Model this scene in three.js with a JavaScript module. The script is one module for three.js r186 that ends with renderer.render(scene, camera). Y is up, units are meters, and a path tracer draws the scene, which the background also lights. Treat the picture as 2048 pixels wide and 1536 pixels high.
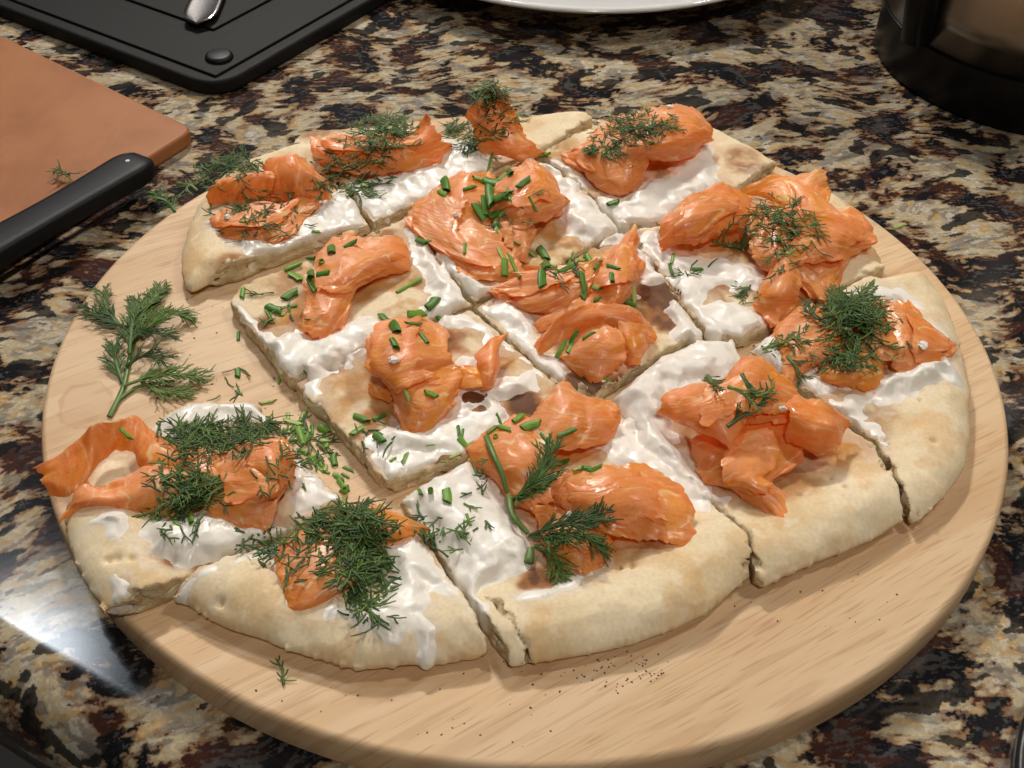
import * as THREE from 'three';
import { mergeGeometries } from 'three/addons/utils/BufferGeometryUtils.js';
import { RoundedBoxGeometry } from 'three/addons/geometries/RoundedBoxGeometry.js';
import { RectAreaLightUniformsLib } from 'three/addons/lights/RectAreaLightUniformsLib.js';

// ------------------------------------------------------------------ camera, light, exposure
const BT = 0.013;                       // top of the round board above the counter (counter top is y = 0)
const R = 0.165;                        // radius of the round board
const scene = new THREE.Scene();
scene.background = new THREE.Color().setRGB(0.022, 0.02, 0.018);
const camera = new THREE.PerspectiveCamera(36, 4 / 3, 0.02, 20);
camera.position.set(0, 0.2711 + BT, 0.321);
camera.rotation.order = 'YXZ';
camera.rotation.set(THREE.MathUtils.degToRad(-42.08), 0, THREE.MathUtils.degToRad(1.03));
camera.updateMatrixWorld(true); camera.updateProjectionMatrix();
const renderer = new THREE.WebGLRenderer();
renderer.toneMapping = THREE.LinearToneMapping;
renderer.toneMappingExposure = 0.97;
renderer.shadowMap.enabled = true;
RectAreaLightUniformsLib.init();
const LAMPS = [                         // [x, y, z, intensity, colour, radius, half angle of the beam]: recessed ceiling lamps
  [-0.3, 1.3, -1.3, 9.6, [1.0, 0.935, 0.86], 0.12, 0.28],
  [-0.745, 1.3, -0.72, 1.15, [0.84, 0.92, 1.0], 0.1, 0.6],
  [0.85, 1.3, -0.35, 2.4, [1.0, 0.92, 0.82], 0.055, 0.5],
  [0.15, 1.3, 0.85, 2.2, [1.0, 0.92, 0.82], 0.055, 0.5],
];

// ------------------------------------------------------------------ helpers
let seed = 12345;
const rnd = () => { seed = (seed * 1664525 + 1013904223) >>> 0; return seed / 4294967296; };
const rr = (a, b) => a + (b - a) * rnd();
const clamp = (x, a, b) => x < a ? a : x > b ? b : x;
const sm = (a, b, x) => { const t = clamp((x - a) / (b - a), 0, 1); return t * t * (3 - 2 * t); };
const mix = (a, b, t) => a + (b - a) * t;
const mix3 = (a, b, t) => [mix(a[0], b[0], t), mix(a[1], b[1], t), mix(a[2], b[2], t)];
const PERM = new Uint8Array(512);
{ const p = [...Array(256).keys()]; for (let i = 255; i > 0; i--) { const j = Math.floor(rnd() * (i + 1)); [p[i], p[j]] = [p[j], p[i]]; } for (let i = 0; i < 512; i++) PERM[i] = p[i & 255]; }
const fade = (t) => t * t * t * (t * (t * 6 - 15) + 10);
const g3 = (h, x, y, z) => { h &= 15; const u = h < 8 ? x : y, v = h < 4 ? y : h === 12 || h === 14 ? x : z; return (h & 1 ? -u : u) + (h & 2 ? -v : v); };
function noise(x, y, z = 0) {           // Perlin, about -1 to 1
  const xf = Math.floor(x), yf = Math.floor(y), zf = Math.floor(z), X = xf & 255, Y = yf & 255, Z = zf & 255;
  x -= xf; y -= yf; z -= zf;
  const u = fade(x), v = fade(y), w = fade(z), A = PERM[X] + Y, AA = PERM[A] + Z, AB = PERM[A + 1] + Z, B = PERM[X + 1] + Y, BA = PERM[B] + Z, BB = PERM[B + 1] + Z;
  return mix(mix(mix(g3(PERM[AA], x, y, z), g3(PERM[BA], x - 1, y, z), u), mix(g3(PERM[AB], x, y - 1, z), g3(PERM[BB], x - 1, y - 1, z), u), v),
    mix(mix(g3(PERM[AA + 1], x, y, z - 1), g3(PERM[BA + 1], x - 1, y, z - 1), u), mix(g3(PERM[AB + 1], x, y - 1, z - 1), g3(PERM[BB + 1], x - 1, y - 1, z - 1), u), v), w);
}
const fbm = (x, y, z, n) => { let s = 0, a = 0.5; for (let i = 0; i < n; i++) { s += a * noise(x, y, z); x = x * 2.03 + 17.1; y = y * 2.03 + 5.3; z = z * 2.03 + 9.7; a *= 0.5; } return s; };
const GRX = new Float32Array(256), GRY = new Float32Array(256); for (let i = 0; i < 256; i++) { GRX[i] = Math.cos(i * 2.399963) * 1.4; GRY[i] = Math.sin(i * 2.399963) * 1.4; }
function noise2(x, y, s) {               // flat Perlin noise, quick enough for the large maps
  const xf = Math.floor(x), yf = Math.floor(y), X = (xf + s * 37) & 255, Y = (yf + s * 91) & 255;
  x -= xf; y -= yf;
  const u = x * x * (3 - 2 * x), v = y * y * (3 - 2 * y), A = PERM[X] + Y, B = PERM[X + 1] + Y, a = PERM[A], b = PERM[B], c = PERM[A + 1], d = PERM[B + 1];
  const p = GRX[a] * x + GRY[a] * y, q = GRX[b] * (x - 1) + GRY[b] * y, r = GRX[c] * x + GRY[c] * (y - 1), t = GRX[d] * (x - 1) + GRY[d] * (y - 1);
  return p + (q - p) * u + (r + (t - r) * u - p - (q - p) * u) * v;
}
function fbm2(x, y, s, n) { let v = 0, a = 0.5; for (let i = 0; i < n; i++) { v += a * noise2(x, y, s + i); x = x * 2.03 + 17.1; y = y * 2.03 + 5.3; a *= 0.5; } return v; }
function gridded(n, size, fn) {          // a slow function of the board's plane, looked up from a grid
  const g = new Float32Array(n * n), c = size / (n - 1); for (let j = 0; j < n; j++) for (let i = 0; i < n; i++) g[j * n + i] = fn(i * c - size / 2, j * c - size / 2);
  return (x, z) => { const fx = clamp((x + size / 2) / c, 0, n - 1.001), fz = clamp((z + size / 2) / c, 0, n - 1.001), i = Math.floor(fx), j = Math.floor(fz), o = j * n + i, a = fx - i, b = fz - j; return mix(mix(g[o], g[o + 1], a), mix(g[o + n], g[o + n + 1], a), b); };
}
const V = (x, y, z) => new THREE.Vector3(x, y, z);
function ray(px, py) {                  // direction of a photograph pixel (2048 x 1536)
  return V(px / 1024 - 1, 1 - py / 768, 0.5).unproject(camera).sub(camera.position).normalize();
}
function P(px, py, y) {                 // that pixel on the level y
  const d = ray(px, py), t = (y - camera.position.y) / d.y;
  return camera.position.clone().addScaledVector(d, t);
}
const names = {};
function numbered(n) { const k = names[n] = (names[n] ?? -1) + 1; return k ? `${n}_${String(k).padStart(3, '0')}` : n; }
function tag(o, label, category, group, kind) {
  if (label) o.userData.label = label;
  if (category) o.userData.category = category;
  if (group) o.userData.group = group;
  if (kind) o.userData.kind = kind;
  return o;
}
function mesh(name, geo, mat, parent) {
  const m = new THREE.Mesh(geo, mat);
  m.name = parent && parent !== scene ? name : numbered(name);
  m.castShadow = m.receiveShadow = true;
  (parent ?? scene).add(m);
  return m;
}
function group(name) { const g = new THREE.Group(); g.name = numbered(name); scene.add(g); return g; }
function tex(n, m, fn, srgb = false) {  // fn(i, j) gives linear rgb (colour maps are stored as sRGB) or one value
  const d = new Uint8Array(n * m * 4);
  const enc = (c) => c <= 0.0031308 ? 12.92 * c : 1.055 * Math.pow(c, 1 / 2.4) - 0.055;
  for (let j = 0; j < m; j++) for (let i = 0; i < n; i++) {
    const c = fn(i, j), o = (j * n + i) * 4;
    if (srgb) { d[o] = 255 * enc(clamp(c[0], 0, 1)); d[o + 1] = 255 * enc(clamp(c[1], 0, 1)); d[o + 2] = 255 * enc(clamp(c[2], 0, 1)); }
    else d[o] = d[o + 1] = d[o + 2] = 255 * clamp(c, 0, 1);
    d[o + 3] = 255;
  }
  const t = new THREE.DataTexture(d, n, m, THREE.RGBAFormat);
  t.magFilter = t.minFilter = THREE.LinearFilter; t.wrapS = t.wrapT = THREE.RepeatWrapping;
  if (srgb) t.colorSpace = THREE.SRGBColorSpace;
  t.needsUpdate = true;
  return t;
}
function tileNoise(n, freq, oct, p = 0) { // a map of noise that repeats, by blending four copies
  const per = (x, y) => fbm2(x * freq, y * freq, p, oct);
  return tex(n, n, (i, j) => {
    const x = i / n, y = j / n, a = sm(0.7, 1, x), b = sm(0.7, 1, y);
    return 0.5 + 0.7 * mix(mix(per(x, y), per(x - 1, y), a), mix(per(x, y - 1), per(x - 1, y - 1), a), b);
  });
}
const std = (o) => new THREE.MeshPhysicalMaterial(o);
const lin = (r, g, b) => new THREE.Color().setRGB(r, g, b);

// the heights of everything built so far, so that what is laid on top can rest on it
const HN = 1000, HC = 0.0004, HX = -0.2, HZ = -0.2, hmap = new Float32Array(HN * HN);
for (let j = 0; j < HN; j++) for (let i = 0; i < HN; i++) { const x = HX + i * HC - 0.0046, z = HZ + j * HC; if (x * x + z * z < (R - 0.001) ** 2) hmap[j * HN + i] = BT; }
function addHeights(geo) {
  const p = geo.attributes.position.array, ix = geo.index.array;
  for (let t = 0; t < ix.length; t += 3) {
    const a = ix[t] * 3, b = ix[t + 1] * 3, c = ix[t + 2] * 3;
    const ax = (p[a] - HX) / HC, az = (p[a + 2] - HZ) / HC, bx = (p[b] - HX) / HC, bz = (p[b + 2] - HZ) / HC, cx = (p[c] - HX) / HC, cz = (p[c + 2] - HZ) / HC;
    const den = (bz - cz) * (ax - cx) + (cx - bx) * (az - cz); if (Math.abs(den) < 1e-9) continue;
    for (let j = Math.max(0, Math.floor(Math.min(az, bz, cz))); j <= Math.min(HN - 1, Math.ceil(Math.max(az, bz, cz))); j++)
      for (let i = Math.max(0, Math.floor(Math.min(ax, bx, cx))); i <= Math.min(HN - 1, Math.ceil(Math.max(ax, bx, cx))); i++) {
        const u = ((bz - cz) * (i - cx) + (cx - bx) * (j - cz)) / den, v = ((cz - az) * (i - cx) + (ax - cx) * (j - cz)) / den;
        if (u < -0.1 || v < -0.1 || u + v > 1.1) continue;
        const y = u * p[a + 1] + v * p[b + 1] + (1 - u - v) * p[c + 1];
        if (y > hmap[j * HN + i]) hmap[j * HN + i] = y;
      }
  }
}
const heightAt = (x, z) => { const i = Math.round((x - HX) / HC), j = Math.round((z - HZ) / HC); return i < 0 || j < 0 || i >= HN || j >= HN ? 0 : hmap[j * HN + i]; };
function rest(px, py) {                 // where the sight line of a pixel meets what is built
  const d = ray(px, py), q = P(px, py, 0.07);
  for (let k = 0; k < 600; k++) { if (q.y <= heightAt(q.x, q.z)) break; q.addScaledVector(d, 0.0002); }
  return q;
}

// ------------------------------------------------------------------ counter
const GX = -0.37, GZ = -0.46, GS = 0.72;  // the granite map covers this square of the counter
const graniteCols = { cream: [0.45, 0.375, 0.25], grey: [0.25, 0.22, 0.175], gold: [0.45, 0.29, 0.12], rust: [0.19, 0.085, 0.03], maroon: [0.05, 0.02, 0.014], black: [0.011, 0.011, 0.013], slate: [0.085, 0.083, 0.08] };
const H1 = (i, j) => PERM[(PERM[i & 255] + j) & 255] / 255, H2 = (i, j) => PERM[(PERM[(i + 71) & 255] + j + 13) & 255] / 255;
const graniteTex = tex(2048, 2048, (i, j) => {
  const X = GX + (i / 2048) * GS, Z = GZ + (1 - j / 2048) * GS, cs = 0.001;
  // the crystal that this spot belongs to
  const wx = X + 0.0011 * noise2(X * 800, Z * 800, 5), wz = Z + 0.0011 * noise2(X * 800, Z * 800, 9), gx = Math.floor(wx / cs), gz = Math.floor(wz / cs); let best = 9, bx = 0, bz = 0, hi = 0;
  for (let q = -1; q < 2; q++) for (let r = -1; r < 2; r++) { const h = H1(gx + q, gz + r), k = H2(gx + q, gz + r), x = (gx + q + h) * cs, z = (gz + r + k) * cs, d = (x - wx) ** 2 * 0.5 + (z - wz) ** 2; if (d < best) { best = d; bx = x; bz = z; hi = h * k; } }
  let x = mix(X, bx, 0.35) * 1.55, z = mix(Z, bz, 0.35) * 1.55; const x0 = x;
  x += fbm2(x * 9, z * 9, 3, 3) * 0.03; z += fbm2(x0 * 9, z * 9, 8, 3) * 0.03;
  const u = (x * 0.98 - z * 0.2) * 0.78, v = x * 0.2 + z * 0.98;
  const fine = fbm2(u * 120, v * 190, 2, 3), big = fbm2(u * 30, v * 30, 5, 3), c1 = fbm2(u * 62, v * 62, 6, 2), c2 = fbm2(u * 115 + 9, v * 145, 7, 2), f3 = fbm2(u * 260, v * 460, 12, 2);
  let c = mix3(graniteCols.cream, graniteCols.grey, sm(0.0, 0.14, c1 + 0.5 * fine));
  c = mix3(c, graniteCols.gold, 0.75 * sm(0.12, 0.22, c2 - 0.25 * c1 + 0.3 * f3));
  c = mix3(c, [0.55, 0.51, 0.42], 0.75 * sm(0.08, 0.22, fine - c2 * 0.4));
  c = mix3(c, graniteCols.slate, 0.6 * sm(0.15, 0.22, fbm2(u * 80, v * 190, 11, 2) + 0.3 * f3));
  const dm = big + 0.42 * fine + 0.2 * f3 + 0.12 * (hi - 0.25);
  c = mix3(c, graniteCols.rust, 0.7 * sm(-0.07, 0.01, dm));
  const which = fbm2(u * 42 + 4, v * 42, 9, 2) + 0.3 * fine;
  c = mix3(c, mix3(graniteCols.maroon, graniteCols.black, sm(-0.03, 0.02, which)), sm(0.04, 0.1, dm));
  c = mix3(c, graniteCols.slate, 0.6 * sm(0.3, 0.36, dm + 0.5 * f3));
  c = mix3(c, graniteCols.black, 0.9 * sm(0.17, 0.2, fbm2(u * 50 + 31, v * 66, 14, 3) + 0.2 * fine));
  const s = 0.88 + 0.45 * hi + 0.12 * noise2(X * 2100, Z * 2100, 1);
  return [c[0] * s, c[1] * s, c[2] * s];
}, true);
graniteTex.wrapS = graniteTex.wrapT = THREE.MirroredRepeatWrapping;
const granite = std({ map: graniteTex, roughness: 0.14, specularIntensity: 0.8 });
{
  const e0 = P(0, 1400, 0), e1 = P(215, 1536, 0);
  const along = e1.clone().sub(e0).setY(0).normalize(), inward = V(along.z, 0, -along.x); if (inward.z > 0) inward.negate();
  const prof = [[1.6, 0]]; const rb = 0.02;
  for (let k = 14; k >= 0; k--) prof.push([k * 0.1 + 0.021, 0]);
  for (let k = 1; k <= 10; k++) { const t = k / 10 * Math.PI / 2; prof.push([rb - rb * Math.sin(t), -rb + rb * Math.cos(t)]); }
  prof.push([0, -0.034], [0.004, -0.042], [0.3, -0.0425]);
  const pos = [], uv = [], idx = [], NA = 40; let arc = 0;
  for (let k = 0; k < prof.length; k++) {
    if (k) arc += Math.hypot(prof[k][0] - prof[k - 1][0], prof[k][1] - prof[k - 1][1]);
    for (let i = 0; i <= NA; i++) {
      const s = -1.1 + 2.2 * i / NA, q = e0.clone().addScaledVector(along, s).addScaledVector(inward, prof[k][0]);
      pos.push(q.x, prof[k][1], q.z);
      const flat = e0.clone().addScaledVector(along, s).addScaledVector(inward, 1.6 - arc);   // the stone's pattern runs on round the edge
      uv.push((flat.x - GX) / GS, 1 - (flat.z - GZ) / GS);
    }
  }
  for (let k = 0; k < prof.length - 1; k++) for (let i = 0; i < NA; i++) { const a = k * (NA + 1) + i, b = a + NA + 1; idx.push(a, a + 1, b, a + 1, b + 1, b); }
  const g = new THREE.BufferGeometry();
  g.setAttribute('position', new THREE.Float32BufferAttribute(pos, 3)); g.setAttribute('uv', new THREE.Float32BufferAttribute(uv, 2)); g.setIndex(idx); g.computeVertexNormals();
  if (g.attributes.normal.getY(0) < 0) { for (let t = 0; t < idx.length; t += 3) { const q = idx[t]; idx[t] = idx[t + 1]; idx[t + 1] = q; } g.setIndex(idx); g.computeVertexNormals(); }
  tag(mesh('granite_counter', g, granite), 'polished granite counter mottled in cream, brown and black', 'counter', null, 'structure');
}

// ------------------------------------------------------------------ ceiling lamps
for (const [x, y, z, I, col, rad, cone] of LAMPS) {
  const g = group('ceiling_lamp'); tag(g, 'round recessed ceiling lamp above the counter', 'lamp', 'recessed lamps over the counter');
  g.position.set(x, y, z);
  const ring = new THREE.TorusGeometry(rad * 1.15, rad * 0.15, 8, 40).rotateX(Math.PI / 2);
  mesh('trim_ring', ring, std({ color: lin(0.7, 0.7, 0.7), roughness: 0.5 }), g);
  const disc = new THREE.CylinderGeometry(rad, rad, 0.006, 40);
  mesh('lamp_disc', disc, std({ color: lin(0.8, 0.8, 0.8), emissive: lin(...col), emissiveIntensity: I / (Math.PI * rad * rad) * 0.35, roughness: 0.6 }), g);
  const L = new THREE.SpotLight(lin(...col), I, 0, cone, 1, 2);
  L.position.set(0, -0.008, 0); L.shadow.radius = rad / 0.02; L.castShadow = true;
  L.target.position.set(-x, -y, 0.05 - z); g.add(L); g.add(L.target);
}

// ------------------------------------------------------------------ round wooden board
const gd = P(1587, 1252, BT).sub(P(1500, 1300, BT)).setY(0).normalize();   // the way the grain runs
const WS = 0.36;
// the ring left by an old wet glass, traced from the photograph
const stain = [[118, 800], [140, 775], [200, 762], [225, 790], [222, 830], [190, 855], [150, 858], [120, 845]].map(([x, y]) => { const q = P(x, y, BT); return [q.x - 0.0046, q.z]; });
const boardTex = tex(1792, 1792, (i, j) => {
  const x = (i / 1792 - 0.5) * WS, z = (0.5 - j / 1792) * WS;
  let s = x * gd.x + z * gd.z, t = -x * gd.z + z * gd.x;
  t += fbm2(s * 6, t * 14, 2, 2) * 0.006;
  const strip = Math.floor((t + 0.5) / 0.052), o = strip * 7;
  const tone = fbm2(s * 5 + o, t * 90, 3 + o, 3), band = noise2(s * 2 + o, t * 260, 4 + o);
  let c = mix3([0.665, 0.445, 0.25], [0.735, 0.53, 0.325], sm(-0.25, 0.3, tone + 0.25 * band));
  c = mix3(c, [0.58, 0.34, 0.175], 0.4 * sm(0.1, 0.35, fbm2(s * 9 + o, t * 45, 9, 2)));
  const k = 0.95 + 0.1 * (((Math.sin(strip * 12.9898) * 43758.5453) % 1 + 1) % 1); c = [c[0] * k, c[1] * k, c[2] * k];
  const pore = noise2(s * 80 + o, t * 2300, 3) + 0.22 * noise2(s * 60, t * 900, 6), dens = 0.34 + 0.34 * noise2(s * 9, t * 40, 12);
  c = mix3(c, [0.34, 0.17, 0.075], 0.38 * sm(dens, dens + 0.25, pore));
  c = mix3(c, [0.5, 0.29, 0.145], 0.35 * sm(0.2, 0.5, noise2(s * 34, t * 420, 21)));
  if (x < -0.08 && Math.abs(z) < 0.1) { let d = 1; for (let q = 0, m = stain.length - 1; q < stain.length; m = q++) d = Math.min(d, segDist(x, z, stain[m], stain[q])); const inn = inside(x, z, stain), w = d + 0.0012 * noise2(x * 300, z * 300, 5); c = mix3(c, [0.5, 0.27, 0.13], inn ? 0.22 + 0.3 * (1 - sm(0.0002, 0.0016, w)) : 0.4 * (1 - sm(0, 0.0008, w))); }
  return c;
}, true);
const boardBump = tex(1024, 1024, (i, j) => {
  const x = (i / 1024 - 0.5) * WS, z = (0.5 - j / 1024) * WS, s = x * gd.x + z * gd.z, t = -x * gd.z + z * gd.x;
  return 0.5 - 0.4 * sm(0.35, 0.7, noise2(s * 105, t * 1750, 3)) + 0.15 * noise2(s * 80, t * 900, 8);
});
{
  const prof = [[0, 0], [R - 0.004, 0], [R - 0.0012, 0.0006], [R, 0.0022], [R, BT - 0.0022], [R - 0.0007, BT - 0.0006], [R - 0.0022, BT], [R * 0.8, BT], [R * 0.5, BT], [0, BT]].map(([x, y]) => new THREE.Vector2(x, y));
  const top = new THREE.LatheGeometry(prof, 180);
  const p = top.attributes.position, uv = top.attributes.uv;
  for (let k = 0; k < p.count; k++) uv.setXY(k, p.getX(k) / WS + 0.5, 0.5 - (p.getZ(k) + (BT - p.getY(k)) * 0.6) / WS);
  const b = mesh('round_board', top, std({ map: boardTex, bumpMap: boardBump, bumpScale: 0.00005, roughness: 0.55, specularIntensity: 0.7 }));
  b.position.x = 0.0046;
  tag(b, 'round pale wooden serving board under the cut flatbread', 'board');
}

// ------------------------------------------------------------------ flatbread slices
const DT = BT + 0.007;                  // usual level of the top of the dough
const poly = (a, y = DT) => a.map(([x, z]) => { const q = P(x, z, y); return [q.x, q.z]; });
function segDist(x, z, a, b) {
  const dx = b[0] - a[0], dz = b[1] - a[1], t = clamp(((x - a[0]) * dx + (z - a[1]) * dz) / (dx * dx + dz * dz), 0, 1);
  return Math.hypot(x - a[0] - t * dx, z - a[1] - t * dz);
}
function inside(x, z, pl) { let c = false; for (let i = 0, j = pl.length - 1; i < pl.length; j = i++) { const [xi, zi] = pl[i], [xj, zj] = pl[j]; if ((zi > z) !== (zj > z) && x < (xj - xi) * (z - zi) / (zj - zi) + xi) c = !c; } return c; }
function smoothLine(pts, n = 4) {       // a rounder outline through the traced points
  if (pts.length < 3) return pts;
  const c = new THREE.CatmullRomCurve3(pts.map(([x, z]) => V(x, 0, z)), false, 'centripetal');
  return c.getPoints((pts.length - 1) * n).map((q) => [q.x, q.z]);
}
// [crust outline, cut outline] in pixels of the photograph, run one after the other; rim height in mm; label
const SLICES = [
  { c: [[418, 556], [378, 572], [360, 530], [370, 470], [395, 410], [430, 365], [490, 322], [570, 292], [625, 285]], k: [[660, 340], [697, 388], [737, 447], [600, 487], [500, 527]], rim: 3.6, label: 'flatbread slice with bare rounded left crust beside the dill on the granite' },
  { c: [[583, 282], [600, 263], [680, 252], [780, 251], [880, 263], [925, 276]], k: [[975, 312], [1003, 327], [880, 383], [745, 443], [705, 388], [640, 320]], rim: 2, label: 'back row flatbread slice under flat salmon with a broad scatter of dill' },
  { c: [[940, 272], [1000, 246], [1060, 229], [1120, 217], [1170, 216]], k: [[1187, 230], [1150, 255], [1080, 297], [1010, 325], [980, 308]], rim: 0, label: 'small pointed flatbread slice with a bare tip beside upright salmon' },
  { c: [], k: [[457, 598], [480, 572], [560, 540], [640, 508], [735, 468], [812, 432], [862, 497], [940, 608], [800, 664], [690, 712], [612, 746], [577, 755]], rim: 0, label: 'flatbread slice with chives on a flat salmon strip and a long single chive' },
  { c: [], k: [[822, 426], [900, 375], [1010, 332], [1060, 310], [1120, 347], [1173, 387], [1237, 455], [1100, 540], [1010, 574], [948, 604], [870, 497]], rim: 0, label: 'flatbread slice with torn crumb and a knot of chives on its salmon' },
  { c: [[1200, 249], [1300, 226], [1400, 240], [1480, 275], [1555, 318]], k: [[1480, 370], [1400, 410], [1330, 440], [1245, 451], [1180, 383], [1073, 305]], rim: 1, label: 'flatbread slice with one big smooth salmon fold and a browned bare corner' },
  { c: [], k: [[590, 763], [690, 722], [800, 672], [940, 616], [1028, 690], [1113, 768], [1165, 802], [1050, 858], [905, 922], [770, 962], [690, 868]], rim: 0, label: 'flatbread slice with a rounded salmon fold and a small separate salmon scrap' },
  { c: [], k: [[952, 615], [1012, 580], [1100, 547], [1243, 461], [1310, 535], [1366, 612], [1408, 666], [1330, 697], [1190, 786], [1113, 763], [1032, 688]], rim: 0, label: 'middle flatbread slice ringed by others with charred brown patches' },
  { c: [[1560, 345], [1650, 370], [1720, 430], [1765, 515]], k: [[1768, 535], [1640, 590], [1530, 650], [1480, 676], [1418, 662], [1372, 612], [1315, 535], [1252, 458], [1340, 445], [1490, 374]], rim: 1, label: 'flatbread slice with salmon trailing over its rim and a hanging salmon tail' },
  { c: [[213, 1222], [165, 1150], [135, 1080], [130, 1020], [150, 950], [210, 895], [306, 852]], k: [[420, 808], [505, 802], [540, 826], [600, 910], [685, 1000], [540, 1076], [430, 1126], [330, 1178]], rim: 3.6, label: 'flatbread slice overhanging the board edge with a big dill heap' },
  { c: [[342, 1185], [420, 1232], [550, 1280], [640, 1312], [720, 1330], [860, 1318], [972, 1303]], k: [[976, 1290], [930, 1207], [870, 1108], [797, 1016], [690, 1022], [540, 1086], [400, 1150]], rim: 4, label: 'crescent flatbread slice with a white drip hanging over its crust' },
  { c: [[1025, 1325], [1080, 1315], [1240, 1285], [1400, 1225], [1497, 1150]], k: [[1499, 1120], [1490, 1078], [1380, 965], [1213, 802], [1180, 806], [1050, 866], [940, 914], [800, 1000], [870, 1090], [940, 1200]], rim: 4, crack: [[975, 1192], [1028, 1250], [1064, 1318]], label: 'large flatbread slice with a whole dill sprig and a torn crust corner' },
  { c: [[1810, 1030], [1740, 1074], [1620, 1124], [1530, 1166]], k: [[1513, 1155], [1497, 1078], [1388, 965], [1222, 799], [1330, 707], [1400, 684], [1468, 684], [1486, 716], [1620, 800], [1748, 885]], rim: 4, label: 'flatbread slice with a thick white swirl behind a domed salmon fold' },
  { c: [[1760, 555], [1840, 540], [1885, 590], [1920, 680], [1943, 800], [1932, 920], [1888, 990], [1828, 1040]], k: [[1808, 1000], [1754, 878], [1628, 791], [1497, 700], [1550, 660], [1650, 602]], rim: 3.6, label: 'wide flatbread slice with a mound of dill on ruffled salmon and a broad bare crust' },
];
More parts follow.
